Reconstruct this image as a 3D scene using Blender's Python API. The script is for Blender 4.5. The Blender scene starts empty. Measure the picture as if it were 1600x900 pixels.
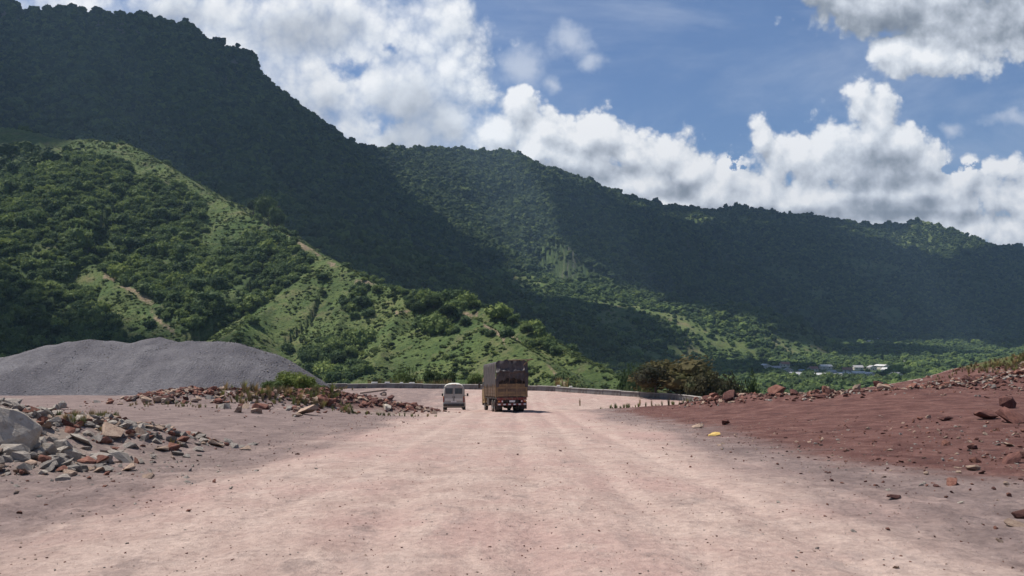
import bpy, bmesh, math, random
import numpy as np
from mathutils import Vector, Matrix, noise as mnoise

S = bpy.context.scene
C = S.collection
R = math.radians
rng = np.random.default_rng(7)
random.seed(7)

# ------------------------------------------------------------------ camera
EYE = 2.0
HAZE_DENSITY = 5.6e-5
F = 1280.0            # focal length in pixels of the 1600-wide photograph
HOR = 520.0           # row of the true horizon in the photograph
cam_d = bpy.data.cameras.new('camera')
cam = bpy.data.objects.new('camera', cam_d)
C.objects.link(cam)
cam_d.sensor_width = 36.0
cam_d.lens = 36.0 * F / 1600.0
cam.location = (0, 0, EYE)
cam.rotation_euler = (R(90), 0, 0)
cam_d.shift_y = (HOR - 450.0) / 1600.0
cam_d.clip_start = 0.1
cam_d.clip_end = 60000
S.camera = cam

S.view_settings.view_transform = 'Standard'
S.view_settings.look = 'None'
S.view_settings.exposure = 0.32
S.view_settings.gamma = 1.0
S.cycles.max_bounces = 6
S.cycles.diffuse_bounces = 3
S.cycles.volume_bounces = 1
S.cycles.transparent_max_bounces = 8
S.cycles.use_denoising = True

# ------------------------------------------------------------------ sun
SUN_EL = R(61)
_h = Vector((-0.90, 0.40)).normalized()
SUN = Vector((_h.x * math.cos(SUN_EL), _h.y * math.cos(SUN_EL), math.sin(SUN_EL)))
sd = bpy.data.lights.new('sun', 'SUN')
sd.energy = 5.0
sd.angle = R(0.5)
sd.color = (1.0, 0.95, 0.87)
so = bpy.data.objects.new('sun', sd)
so.rotation_euler = SUN.to_track_quat('Z', 'Y').to_euler()
so.location = (0, 0, 3000)
C.objects.link(so)


# ------------------------------------------------------------------ node helpers
class NT:
    """small helper to write node trees as expressions"""
    def __init__(self, tree):
        self.t = tree
        self.n = tree.nodes
        self.l = tree.links

    def node(self, kind, **kw):
        nd = self.n.new(kind)
        for k, v in kw.items():
            setattr(nd, k, v)
        return nd

    def put(self, sock, v):
        if hasattr(v, 'is_output') or isinstance(v, bpy.types.NodeSocket):
            self.l.new(v, sock)
        elif v is not None:
            sock.default_value = v

    def m(self, op, a, b=None, c=None, clamp=False):
        nd = self.node('ShaderNodeMath', operation=op, use_clamp=clamp)
        self.put(nd.inputs[0], a)
        if b is not None: self.put(nd.inputs[1], b)
        if c is not None: self.put(nd.inputs[2], c)
        return nd.outputs[0]

    def v(self, op, a, b=None, c=None, scale=None):
        nd = self.node('ShaderNodeVectorMath', operation=op)
        self.put(nd.inputs[0], a)
        if b is not None: self.put(nd.inputs[1], b)
        if c is not None: self.put(nd.inputs[2], c)
        if scale is not None: self.put(nd.inputs['Scale'], scale)
        return nd.outputs['Value'] if op in ('LENGTH', 'DOT_PRODUCT', 'DISTANCE') else nd.outputs[0]

    def sep(self, a):
        nd = self.node('ShaderNodeSeparateXYZ'); self.put(nd.inputs[0], a)
        return nd.outputs

    def comb(self, x, y, z):
        nd = self.node('ShaderNodeCombineXYZ')
        for i, q in enumerate((x, y, z)): self.put(nd.inputs[i], q)
        return nd.outputs[0]

    def smooth(self, x, lo, hi, to0=0.0, to1=1.0):
        nd = self.node('ShaderNodeMapRange', interpolation_type='SMOOTHSTEP')
        self.put(nd.inputs[0], x)
        for i, q in enumerate((lo, hi, to0, to1)): self.put(nd.inputs[1 + i], q)
        return nd.outputs[0]

    def lin(self, x, lo, hi, to0=0.0, to1=1.0):
        nd = self.node('ShaderNodeMapRange')
        self.put(nd.inputs[0], x)
        for i, q in enumerate((lo, hi, to0, to1)): self.put(nd.inputs[1 + i], q)
        return nd.outputs[0]

    def noise(self, vec, scale, detail=6, rough=0.55, dist=0.0, color=False):
        nd = self.node('ShaderNodeTexNoise')
        self.put(nd.inputs['Vector'], vec)
        nd.inputs['Scale'].default_value = scale
        nd.inputs['Detail'].default_value = detail
        nd.inputs['Roughness'].default_value = rough
        nd.inputs['Distortion'].default_value = dist
        return nd.outputs['Color'] if color else nd.outputs[0]

    def voro(self, vec, scale, detail=0, rough=0.5, feature='F1', out='Distance', rnd=1.0):
        nd = self.node('ShaderNodeTexVoronoi', feature=feature)
        self.put(nd.inputs['Vector'], vec)
        nd.inputs['Scale'].default_value = scale
        if 'Detail' in nd.inputs: nd.inputs['Detail'].default_value = detail
        if 'Roughness' in nd.inputs: nd.inputs['Roughness'].default_value = rough
        nd.inputs['Randomness'].default_value = rnd
        return nd.outputs[out]

    def mix(self, f, a, b, blend='MIX'):
        nd = self.node('ShaderNodeMix', data_type='RGBA', blend_type=blend)
        self.put(nd.inputs[0], f)
        for s, q in ((nd.inputs[6], a), (nd.inputs[7], b)):
            if isinstance(q, tuple) and len(q) == 3: q = (*q, 1)
            self.put(s, q)
        return nd.outputs[2]

    def ramp(self, f, stops):
        nd = self.node('ShaderNodeValToRGB')
        self.put(nd.inputs[0], f)
        e = nd.color_ramp.elements
        while len(e) < len(stops): e.new(0.5)
        for i, (p, c) in enumerate(stops):
            e[i].position = p; e[i].color = (*c, 1)
        return nd.outputs[0]

    def attr(self, name, out='Fac'):
        nd = self.node('ShaderNodeAttribute', attribute_name=name)
        return nd.outputs[out]


# ------------------------------------------------------------------ world: sky with cumulus
W = bpy.data.worlds.new('World')
S.world = W
W.use_nodes = True
T = NT(W.node_tree)
W.node_tree.nodes.clear()
sky = T.node('ShaderNodeTexSky', sky_type='NISHITA')
sky.sun_disc = False
sky.sun_elevation = SUN_EL
sky.sun_rotation = math.atan2(_h.x, _h.y)
sky.altitude = 300
sky.air_density = 1.0
sky.dust_density = 0.2
sky.ozone_density = 3.0
dirv = T.node('ShaderNodeTexCoord').outputs['Generated']
dx, dy, dz = T.sep(dirv)
ysafe = T.m('MAXIMUM', dy, 0.04)
uv = T.comb(T.m('DIVIDE', dx, ysafe), T.m('DIVIDE', dz, ysafe), 0.0)
front = T.smooth(dy, 0.05, 0.3)
ucoord, vcoord, _z = T.sep(uv)


def E(px, py, rx, ry):
    return ((px - 800) / F, (HOR - py) / F, rx / F, ry / F)


MAIN = [E(*e) for e in (
    (500, 130, 190, 110), (380, 60, 150, 120), (600, 130, 130, 110), (590, 215, 110, 60), (660, 150, 90, 120),
    (130, 0, 170, 55), (300, 15, 170, 90), (420, 70, 190, 120), (520, 40, 200, 130), (560, 190, 120, 90), (470, 160, 100, 90),
    (640, 60, 100, 100), (700, 100, 65, 95), (705, 190, 80, 85), (640, 220, 110, 60), (690, 20, 60, 60), (540, 240, 60, 40),
    (765, 215, 60, 45), (815, 175, 34, 40), (850, 205, 55, 45), (905, 215, 55, 45), (955, 205, 45, 38), (985, 235, 50, 50),
    (1040, 235, 45, 50), (1075, 265, 55, 50), (900, 260, 130, 40), (1100, 300, 60, 45), (980, 290, 130, 38), (1030, 320, 120, 30),
    (1188, 222, 22, 42), (1205, 260, 48, 52), (1250, 250, 40, 40), (1290, 235, 38, 42), (1340, 165, 30, 42), (1368, 185, 42, 55),
    (1395, 225, 62, 48), (1445, 250, 48, 38), (1320, 270, 130, 42), (1190, 300, 70, 40), (1270, 320, 150, 42), (1400, 310, 150, 46),
    (1500, 320, 90, 34), (1575, 258, 36, 28), (1555, 310, 60, 42), (1610, 320, 50, 45), (1450, 345, 200, 26), (1250, 350, 200, 26),
    (640, 250, 110, 70), (840, 235, 60, 40), (1150, 290, 50, 50), (1500, 285, 60, 40), (1355, 215, 60, 70), (880, 300, 160, 40), (1100, 350, 150, 45), (1350, 370, 330, 30), (1520, 360, 130, 34),
    (1440, 88, 100, 36), (1400, 78, 50, 30), (1560, 70, 100, 42), (1470, 25, 150, 55), (1620, 20, 160, 60), (1400, 10, 140, 60), (1330, 10, 60, 45), (1500, 50, 120, 50),
)]
WISP = [E(*e) for e in ((890, 65, 48, 34), (925, 95, 36, 22), (865, 130, 26, 26), (815, 105, 60, 60), (1585, 188, 70, 16), (1480, 205, 26, 18))]
HOLES = [E(*e) for e in ((607, 75, 24, 20), (548, 105, 40, 20), (592, 200, 34, 30), (835, 247, 24, 12), (1150, 258, 10, 24), (1510, 262, 36, 10))]
DARK = [E(*e) for e in ((1400, 30, 120, 45), (1560, 40, 120, 40), (1300, 0, 90, 50), (1440, 15, 190, 55), (1600, 15, 160, 60), (650, 190, 90, 80), (480, 50, 110, 45), (1375, 265, 90, 40), (440, 200, 120, 80), (900, 275, 110, 20), (1400, 320, 120, 16), (1330, 335, 260, 18), (1060, 300, 40, 20), (250, 30, 100, 30))]  # grey shade painted into cloud cores and bases


def blobs(p, lst, k=0.35):
    acc = None
    for cx, cy, rx, ry in lst:
        q = T.v('MULTIPLY_ADD', p, (1 / rx, 1 / ry, 0), (-cx / rx, -cy / ry, 0))
        d = T.v('LENGTH', q)
        if acc is None:
            acc = d
        else:
            acc = T.m('SMOOTH_MIN', acc, d, k)
    return T.m('SUBTRACT', 1.0, acc)


def density(p):
    wn = T.v('SUBTRACT', T.noise(p, 9.0, 3, 0.6, color=True), (0.5, 0.5, 0.5))
    pw = T.v('MULTIPLY_ADD', wn, (0.045, 0.030, 0), p)
    base = blobs(pw, MAIN)
    f1 = T.noise(p, 13.0, 8, 0.54)
    v1 = T.voro(T.v('MULTIPLY_ADD', wn, (0.02, 0.02, 0), p), 26.0, 4, 0.55)
    n = T.m('ADD', T.m('MULTIPLY', T.m('SUBTRACT', f1, 0.5), 1.5), T.m('MULTIPLY', T.m('SUBTRACT', 0.42, v1), 0.80))
    # below the bases in the middle distance the bank is dense
    return T.m('ADD', T.m('ADD', T.m('MAXIMUM', base, -1.2), n), 0.70)


d0 = density(uv)
d1 = density(T.v('ADD', uv, (-0.006, 0.016, 0)))
wn3 = T.v('SUBTRACT', T.noise(uv, 22.0, 5, 0.65, color=True), (0.5, 0.5, 0.5))
holes = T.m('MULTIPLY', T.m('MAXIMUM', T.m('ADD', blobs(T.v('MULTIPLY_ADD', wn3, (0.09, 0.06, 0), uv), HOLES), 0.0), 0.0), 1.0)
left = T.smooth(ucoord, 0.02, -0.10)      # the great cloud over the massif is soft and veiled
dd = T.m('SUBTRACT', d0, holes)
alpha = T.m('MULTIPLY', T.smooth(dd, T.m('MULTIPLY', left, -0.25), T.m('ADD', 0.42, T.m('MULTIPLY', left, 0.8))), front)
diff = T.m('SUBTRACT', d0, d1)  # lit and shaded cloud sides painted into the sky colour
dark = T.smooth(T.m('ADD', blobs(uv, DARK), T.m('MULTIPLY', T.m('SUBTRACT', T.noise(uv, 14, 5), 0.5), 1.2)), -0.25, 0.75)
lum = T.m('ADD', T.m('ADD', 0.76, T.m('MULTIPLY', left, 0.06)), T.m('MULTIPLY', diff, T.m('SUBTRACT', 0.36, T.m('MULTIPLY', left, 0.20))))
lum = T.m('SUBTRACT', lum, T.m('MULTIPLY', dark, T.m('SUBTRACT', 0.36, T.m('MULTIPLY', left, 0.08))))
lum = T.m('ADD', lum, T.m('MULTIPLY', T.m('SUBTRACT', T.noise(uv, 9, 6, 0.55), 0.5), 0.16))
# thin edges read a little darker / bluer than the thick bright faces
lum = T.m('SUBTRACT', lum, T.m('MULTIPLY', T.smooth(dd, 0.9, 0.0), 0.06))
ccol = T.ramp(lum, [(0.0, (0.17, 0.20, 0.25)), (0.30, (0.30, 0.335, 0.39)), (0.52, (0.50, 0.54, 0.61)), (0.74, (0.74, 0.78, 0.84)), (0.92, (0.97, 0.98, 1.0))])
# thin veils and wisps
wn2 = T.v('SUBTRACT', T.noise(uv, 14.0, 4, 0.6, color=True), (0.5, 0.5, 0.5))
wisp = T.m('ADD', blobs(T.v('MULTIPLY_ADD', wn2, (0.05, 0.05, 0), uv), WISP), T.m('MULTIPLY', T.m('SUBTRACT', T.noise(uv, 24, 8, 0.62), 0.5), 1.6))
wisp = T.m('MULTIPLY', T.smooth(wisp, -0.1, 1.1), front)
cir = T.m('MULTIPLY', T.smooth(T.noise(T.v('MULTIPLY', uv, (1.0, 2.2, 1)), 3.2, 8, 0.62, 0.6), 0.40, 0.78), 0.42)
veil = T.m('MULTIPLY', T.m('MAXIMUM', T.m('MULTIPLY', wisp, 0.8), T.m('MULTIPLY', cir, front)), 1.0)
# the rest of the sky (outside the photograph) carries the same broken cumulus
zs = T.m('ADD', T.m('MAXIMUM', dz, 0.0), 0.12)
pl = T.comb(T.m('DIVIDE', dx, zs), T.m('DIVIDE', dy, zs), 0.0)
g = T.noise(pl, 0.9, 7, 0.58, 0.3)
ucoord, vcoord, _z = T.sep(uv)
inwin = T.m('MULTIPLY', T.m('MULTIPLY', T.lin(T.m('ABSOLUTE', ucoord), 1.0, 0.72), T.lin(vcoord, 0.62, 0.44)), T.m('GREATER_THAN', dy, 0.3))
inwin = T.m('MULTIPLY', inwin, T.m('GREATER_THAN', dz, 0.0))
ga = T.smooth(g, 0.53, 0.62)
gl = T.ramp(T.smooth(g, 0.50, 0.75), [(0, (0.62, 0.66, 0.74)), (1, (0.30, 0.33, 0.38))])
skyc = T.mix(1.0, sky.outputs[0], (0.66, 0.70, 0.80), 'MULTIPLY')
cg = 8.2     # the sky texture is used at strength 0.1: scale cloud radiance to match
veilc = T.mix(veil, skyc, (0.62 * cg, 0.68 * cg, 0.80 * cg))
col = T.mix(alpha, veilc, T.v('SCALE', ccol, scale=cg))
bg = T.node('ShaderNodeBackground')
T.l.new(col, bg.inputs[0])
bg.inputs[1].default_value = 0.1
gcol = T.mix(ga, skyc, T.v('SCALE', gl, scale=cg))
gcol = T.mix(T.smooth(dz, 0.0, -0.02), gcol, (0.9, 0.85, 0.7))   # under the horizon a dull ground tone
bg2 = T.node('ShaderNodeBackground')
T.l.new(gcol, bg2.inputs[0])
bg2.inputs[1].default_value = 0.1
mx = T.node('ShaderNodeMixShader')
T.l.new(inwin, mx.inputs[0]); T.l.new(bg2.outputs[0], mx.inputs[1]); T.l.new(bg.outputs[0], mx.inputs[2])
wo = T.node('ShaderNodeOutputWorld')
T.l.new(mx.outputs[0], wo.inputs[0])
W.cycles.sampling_method = 'MANUAL'
W.cycles.sample_map_resolution = 512

# ------------------------------------------------------------------ numeric helpers
_perm = rng.permutation(512).astype(np.int32)
_gx = np.cos(np.linspace(0, 2 * np.pi, 512, endpoint=False))[_perm].astype(np.float32)
_gy = np.sin(np.linspace(0, 2 * np.pi, 512, endpoint=False))[_perm].astype(np.float32)


def perlin(x, y, seed=0):
    x = np.asarray(x, np.float64) + seed * 17.37
    y = np.asarray(y, np.float64) + seed * 9.71
    xi = np.floor(x).astype(np.int64); yi = np.floor(y).astype(np.int64)
    xf = (x - xi).astype(np.float32); yf = (y - yi).astype(np.float32)
    u = xf * xf * xf * (xf * (xf * 6 - 15) + 10)
    v = yf * yf * yf * (yf * (yf * 6 - 15) + 10)

    def h(a, b):
        return ((a * 374761393 + b * 668265263 + seed * 144665) ^ ((a * 1274126177) >> 7)) & 511

    def gd(a, b, fx, fy):
        k = _perm[h(a, b)]
        return _gx[k] * fx + _gy[k] * fy
    n00 = gd(xi, yi, xf, yf); n10 = gd(xi + 1, yi, xf - 1, yf)
    n01 = gd(xi, yi + 1, xf, yf - 1); n11 = gd(xi + 1, yi + 1, xf - 1, yf - 1)
    return (n00 + u * (n10 - n00)) * (1 - v) + (n01 + u * (n11 - n01)) * v


def fbm(x, y, octv=5, seed=0, gain=0.5):
    s = 0; a = 1.0; f = 1.0
    for i in range(octv):
        s = s + a * perlin(x * f, y * f, seed + i * 3)
        a *= gain; f *= 2.03
    return s


def ridged(x, y, octv=4, seed=0, gain=0.5):
    s = 0; a = 1.0; f = 1.0
    for i in range(octv):
        s = s + a * (1 - 2.2 * np.abs(perlin(x * f, y * f, seed + i * 5)))
        a *= gain; f *= 2.03
    return s


def sst(x, a, b):
    t = np.clip((x - a) / (b - a), 0, 1)
    return t * t * (3 - 2 * t)


def at(px, py, d):
    """world point seen at photograph pixel (px, py) when it lies d metres ahead"""
    return np.array([(px - 800) / F * d, d, EYE - (py - HOR) / F * d])


def topix(X, Y, Z):
    return 800 + F * X / Y, HOR - F * (Z - EYE) / Y


# ------------------------------------------------------------------ far relief: ridges given as crest lines
# (crest points (px, py, metres), side slope, gully strength)
RIDGES = [
    # near green spur coming down from the left to the bend of the road
    ([(-420, 120, 1150), (-150, 170, 1000), (0, 200, 950), (120, 218, 900), (200, 224, 850), (262, 264, 800), (340, 310, 740), (440, 364, 660),
      (520, 405, 590), (580, 442, 540), (640, 457, 510), (720, 468, 480), (790, 492, 450), (842, 524, 420), (900, 562, 390), (990, 600, 360), (1100, 625, 340)], 0.62, 0.30),
    ([(60, 205, 920), (90, 300, 760), (130, 400, 640), (165, 432, 600), (222, 472, 560), (272, 517, 520), (300, 548, 480)], 0.6, 0.25),
    ([(-120, 200, 900), (-160, 330, 700), (-100, 450, 520), (-20, 540, 430)], 0.6, 0.25),
    ([(200, 224, 850), (235, 330, 760), (290, 400, 690), (330, 450, 620), (350, 500, 560)], 0.6, 0.2),
    ([(440, 364, 660), (476, 420, 600), (430, 470, 540), (385, 508, 490), (350, 545, 450)], 0.62, 0.2),
    ([(520, 405, 590), (540, 470, 530), (520, 530, 470), (470, 570, 420)], 0.58, 0.2),
    ([(640, 457, 510), (610, 520, 450), (590, 565, 400)], 0.55, 0.2),
    ([(712, 482, 450), (735, 494, 430), (772, 512, 400), (822, 545, 365), (868, 580, 335), (892, 603, 315)], 0.55, 0.15),
    # dark strip behind the spur
    ([(330, 285, 1350), (420, 318, 1300), (490, 372, 1230), (600, 420, 1170), (700, 446, 1100), (800, 482, 1040), (900, 520, 980), (1000, 558, 920), (1080, 590, 860)], 0.40, 0.22),
    # sunlit farmland apron below the cirque
    ([(700, 425, 2100), (780, 432, 1950), (860, 438, 1850), (950, 466, 1720), (1040, 494, 1600), (1110, 514, 1500), (1200, 548, 1380)], 0.24, 0.35),
    # great massif on the left
    ([(-700, -40, 2300), (-300, -30, 2300), (-60, -20, 2250), (20, 2, 2200), (34, 16, 2200), (110, 17, 2210), (200, 22, 2220), (240, 27, 2230), (290, 38, 2240), (325, 60, 2250),
      (347, 74, 2250), (390, 78, 2250)], -0.85, 0.30),
    ([(404, 118, 2262), (412, 128, 2280), (432, 152, 2300), (455, 176, 2330), (476, 180, 2380), (512, 212, 2450), (545, 228, 2600), (582, 237, 2800)], 0.95, 0.32),
    ([(290, 38, 2240), (320, 130, 2050), (350, 210, 1850), (390, 270, 1600), (425, 312, 1380)], 0.85, 0.3),
    ([(110, 17, 2210), (130, 90, 2000), (150, 160, 1750), (170, 215, 1450)], 0.85, 0.3),
    ([(-60, -20, 2250), (-80, 80, 1900), (-60, 180, 1500)], 0.85, 0.3),
    ([(455, 176, 2330), (470, 240, 2150), (510, 310, 1950), (570, 370, 1750), (650, 415, 1560)], 0.75, 0.3),
    # cirque ridge in the middle and the long ridge on the right
    ([(582, 237, 2800), (640, 239, 2950), (692, 238, 3050), (742, 243, 3150), (790, 243, 3200), (812, 250, 3230), (835, 264, 3260), (862, 270, 3300), (902, 283, 3350), (950, 301, 3400),
      (1000, 318, 3450), (1050, 326, 3500), (1100, 331, 3550), (1160, 328, 3600), (1200, 335, 3650), (1250, 340, 3700), (1275, 341, 3720), (1292, 348, 3750), (1350, 356, 3800),
      (1400, 356, 3850), (1432, 349, 3850), (1462, 355, 3850), (1492, 366, 3850), (1530, 386, 3850), (1580, 391, 3900), (1640, 400, 3950), (1800, 420, 4100), (2100, 445, 4300)], 0.62, 0.34),
    ([(582, 237, 2800), (640, 300, 2550), (710, 350, 2350), (780, 395, 2150), (830, 425, 1980)], 0.6, 0.3),
    ([(740, 242, 3150), (790, 300, 2850), (850, 350, 2600), (890, 400, 2350)], 0.58, 0.3),
    ([(902, 283, 3350), (885, 330, 3050), (900, 380, 2750), (950, 430, 2450), (1010, 470, 2200), (1080, 500, 2000)], 0.55, 0.3),
    ([(1050, 326, 3500), (1060, 380, 3100), (1130, 430, 2750), (1160, 470, 2450)], 0.52, 0.3),
    ([(1275, 341, 3720), (1210, 385, 3350), (1165, 410, 3150), (1220, 445, 2850), (1290, 490, 2500), (1340, 515, 2300)], 0.50, 0.3),
    ([(1432, 349, 3850), (1420, 400, 3450), (1400, 440, 3100), (1440, 490, 2700)], 0.50, 0.3),
    ([(1560, 389, 3900), (1590, 440, 3400), (1600, 490, 2900), (1560, 530, 2500)], 0.46, 0.3),
    ([(1800, 420, 4100), (1790, 480, 3200), (1760, 520, 2600)], 0.45, 0.3),
]


def floor_z(X, Y):
    """valley floor"""
    r = np.hypot(X, Y)
    a = X / np.maximum(Y, 1.0)
    z = np.interp(r, [0, 90, 130, 200, 300, 500, 700, 1400, 2000, 2600, 3500, 6000], [-6, -8, -22, -34, -42, -48, -50, -46, -34, -17, 15, 60])
    zl = np.interp(r, [0, 90, 130, 200, 320, 500, 900, 6000], [-6, -8, -20, -28, -30, -22, -5, 40])
    w = sst(a, 0.10, -0.12)
    z = z * (1 - w) + zl * w
    # low rise on the right, behind the berm
    z = z + 55 * sst(a, 0.55, 1.1) * sst(r, 60, 160)
    return z + 5 * fbm(X / 160, Y / 160, 4, 40) * sst(r, 150, 500)


def far_height(X, Y):
    X = np.asarray(X, np.float64); Y = np.asarray(Y, np.float64)
    H = np.full(X.shape, -1e9, np.float32)
    wx = X + sst(np.hypot(X, Y), 300, 1500) * 8 * fbm(X / 180, Y / 180, 3, 3)
    wy = Y + sst(np.hypot(X, Y), 300, 1500) * 8 * fbm(X / 180, Y / 180, 3, 9)
    wx = wx.astype(np.float32); wy = wy.astype(np.float32)
    for ri, (pts, slope, gul) in enumerate(RIDGES):
        P = np.array([at(*p) for p in pts], np.float32)
        tot = 0.0
        best = np.full(X.shape, -1e9, np.float32); bt = np.zeros(X.shape, np.float32); bd = np.zeros(X.shape, np.float32)
        scale = max(40.0, P[:, 1].mean() * 0.055)
        for i in range(len(P) - 1):
            a, b = P[i], P[i + 1]
            ab = b[:2] - a[:2]; L = float(np.hypot(*ab)) + 1e-6
            t = ((wx - a[0]) * ab[0] + (wy - a[1]) * ab[1]) / (L * L)
            tc = np.clip(t, 0, 1)
            d = np.hypot(wx - a[0] - tc * ab[0], wy - a[1] - tc * ab[1])
            z = a[2] + tc * (b[2] - a[2]) - (slope * d if slope > 0 else np.minimum(2.6 * d, 62 - slope * d))
            up = z > best
            best = np.where(up, z, best)
            bt = np.where(up, (tot + tc * L) / scale, bt); bd = np.where(up, d, bd)
            tot += L
        g = perlin(bt, bd * 0.0015, 60 + ri) + 0.55 * perlin(bt * 2.3, bd * 0.004, 80 + ri)
        z = best - abs(slope) * gul * g * 1.9 * bd / (1 + bd / (scale * 6))
        r0 = scale * 0.10
        z = z - 0 * r0
        k = 0.035 * scale
        # smooth maximum
        h = np.clip(0.5 + 0.5 * (z - H) / k, 0, 1)
        H = np.where(H < -1e8, z, H * (1 - h) + z * h + k * h * (1 - h)).astype(np.float32)
    r = np.hypot(X, Y)
    lump = 0.0038 * r * fbm(X / 55, Y / 55, 4, 21) + 0.0035 * r * ridged(X / 120, Y / 120, 3, 31) * sst(r, 700, 1800)
    H = H + lump
    fz = floor_z(X, Y)
    k = 9.0
    h = np.clip(0.5 + 0.5 * (H - fz) / k, 0, 1)
    return fz * (1 - h) + H * h + k * h * (1 - h)


# ------------------------------------------------------------------ near ground: the quarry platform and the haul road
def yedge1(X):
    return np.interp(X, [-90, -60, -30, -21, -13, -6, 6, 9, 14, 17, 20, 28, 40, 90], [100, 100, 98, 86, 77, 76, 76, 69, 61.5, 57, 53, 56, 64, 66])


def yedge2(X):
    return np.interp(X, [-90, -60, -35, -22, -13, -5, 6, 13.5, 20, 23, 26, 30, 40, 90], [108, 108, 116, 123.5, 122, 120, 117, 108.5, 102.5, 96.5, 84, 66, 70, 72])


PILE = [  # (x, y, rx, ry, height, soil) mounds on which the rubble lies
    (-16.5, 21.0, 5.0, 4.2, 0.95), (-13.6, 24.0, 3.6, 3.2, 0.62), (-11.2, 25.5, 2.4, 2.2, 0.35), (-12.2, 18.8, 3.0, 2.2, 0.25), (-21, 24, 6, 6, 1.3),
    (-18.5, 56, 5.5, 2.4, 0.8), (-22.5, 54, 4, 2, 0.6), (-12.2, 62.5, 4.6, 2.4, 0.85), (-15.8, 61.5, 3.4, 2.2, 0.6), (-8.3, 64, 3.0, 1.4, 0.35), (-14.5, 57, 3, 1.5, .4),
]
BERM = [(13.2, 60.0, 0.3), (14.8, 58.5, 0.55), (16.5, 55.5, 0.40), (18, 53.2, 0.34), (20.5, 50.2, 0.28), (23, 48, 0.25), (25.5, 48.5, 0.35), (28, 49.5, 0.25), (32, 50.5, 0.2), (38, 51, 0.2)]


def near_height(X, Y, fine=True):
    X = np.asarray(X, np.float64); Y = np.asarray(Y, np.float64)
    road = np.interp(Y, [-60, 0, 62, 70, 78, 86, 92, 200], [3.98, 0, -4.12, -4.62, -5.30, -5.95, -6.2, -6.2])
    right = np.interp(Y, [-60, 0, 60, 120], [2.6, 0, -2.1, -4.2])
    left = np.interp(Y, [-60, 0, 80, 130], [3.2, 0, -3.9, -6.0])
    wr = sst(X, 5.0, 25); wl = sst(-X, 6.5, 20)
    up = road * (1 - wr - wl) + right * wr + left * wl
    # slope of the cutting on the right hand side
    m = np.exp(-(((X - 42) / 12) ** 2 + ((Y - 56) / 11) ** 2))
    up = up + 3.3 * m
    for (cx, cy, rx, ry, h) in PILE:
        up = up + h * np.exp(-1.6 * (((X - cx) / rx) ** 2 + ((Y - cy) / ry) ** 2) ** 1.3)
    bd = np.full(X.shape, 1e9); bh = np.zeros(X.shape)
    for a, b in zip(BERM[:-1], BERM[1:]):
        ab = np.array([b[0] - a[0], b[1] - a[1]]); L2 = float(ab @ ab)
        t = np.clip(((X - a[0]) * ab[0] + (Y - a[1]) * ab[1]) / L2, 0, 1)
        d = np.hypot(X - a[0] - t * ab[0], Y - a[1] - t * ab[1])
        s = d < bd
        bd = np.where(s, d, bd); bh = np.where(s, a[2] + t * (b[2] - a[2]), bh)
    up = up + bh * (0.78 + 0.5 * fbm(X / 1.7, Y / 1.7, 3, 91)) * np.exp(-(bd / 1.15) ** 2)
    low = -6.2 + 0.0 * X
    e1 = yedge1(X) - Y + 0.8 * fbm(X / 3, Y / 3, 3, 55)
    w = sst(-e1, 0.0, 3.6)
    z = up * (1 - w) + low * w
    e2 = yedge2(X) - Y
    z = np.where(e2 < -1.3, z - 0.62 * (-e2 - 1.3), z)
    z = np.where((Y < 0) & (np.abs(X) > 25), z + 0.15 * (np.abs(X) - 25), z)
    # relief: ruts along the road, rough ground beside it, worn gully lines
    rd = sst(np.abs(X), 7.5, 4.5)
    rut = 0
    for cx in (-3.7, -1.9, 0.3, 2.2, 3.9):
        rut = rut - 0.045 * np.exp(-((X - cx - 0.25 * perlin(Y / 9, X * 0 + cx, 5)) / 0.28) ** 2)
    z = z + rd * rut * (Y < 90)
    z = z + 0.025 * fbm(X / 2.6, Y / 7.5, 3, 71) + (1 - rd) * 0.035 * fbm(X / 2.4, Y / 4.5, 3, 75, 0.5)
    if fine:
        fr = sst(np.hypot(X, Y), 34, 12)
        z = z + fr * 0.022 * fbm(X / 0.42, Y / 0.62, 4, 77) * (1 + 1.6 * (1 - rd)) + fr * 0.008 * ridged(X / 0.22, Y / 0.35, 3, 78)
    return z


def ground_at(x, y):
    return float(near_height(np.array([x]), np.array([y]))[0])


def sheet(name, thetas, rs, Z, attrs, mat, parent=None):
    nt, nr = len(thetas), len(rs)
    th, rr = np.meshgrid(thetas, rs)
    co = np.stack([np.sin(th) * rr, np.cos(th) * rr, Z], -1).reshape(-1, 3).astype(np.float32)
    i = (np.arange(nr - 1)[:, None] * nt + np.arange(nt - 1)[None, :]).ravel()
    quads = np.stack([i, i + 1, i + 1 + nt, i + nt], -1).astype(np.int32)
    me = bpy.data.meshes.new(name)
    me.vertices.add(len(co)); me.vertices.foreach_set('co', co.ravel())
    me.loops.add(quads.size); me.loops.foreach_set('vertex_index', quads.ravel())
    me.polygons.add(len(quads)); me.polygons.foreach_set('loop_start', np.arange(0, quads.size, 4, dtype=np.int32))
    me.polygons.foreach_set('loop_total', np.full(len(quads), 4, np.int32))
    me.polygons.foreach_set('use_smooth', np.ones(len(quads), bool))
    me.update(calc_edges=True)
    if me.polygons[len(me.polygons) // 2].normal.z < 0:
        me.flip_normals()
    for k, v in attrs.items():
        a = me.attributes.new(k, 'FLOAT', 'POINT'); a.data.foreach_set('value', v.astype(np.float32).ravel())
    me.materials.append(mat)
    o = bpy.data.objects.new(name, me); C.objects.link(o)
    return o


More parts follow.
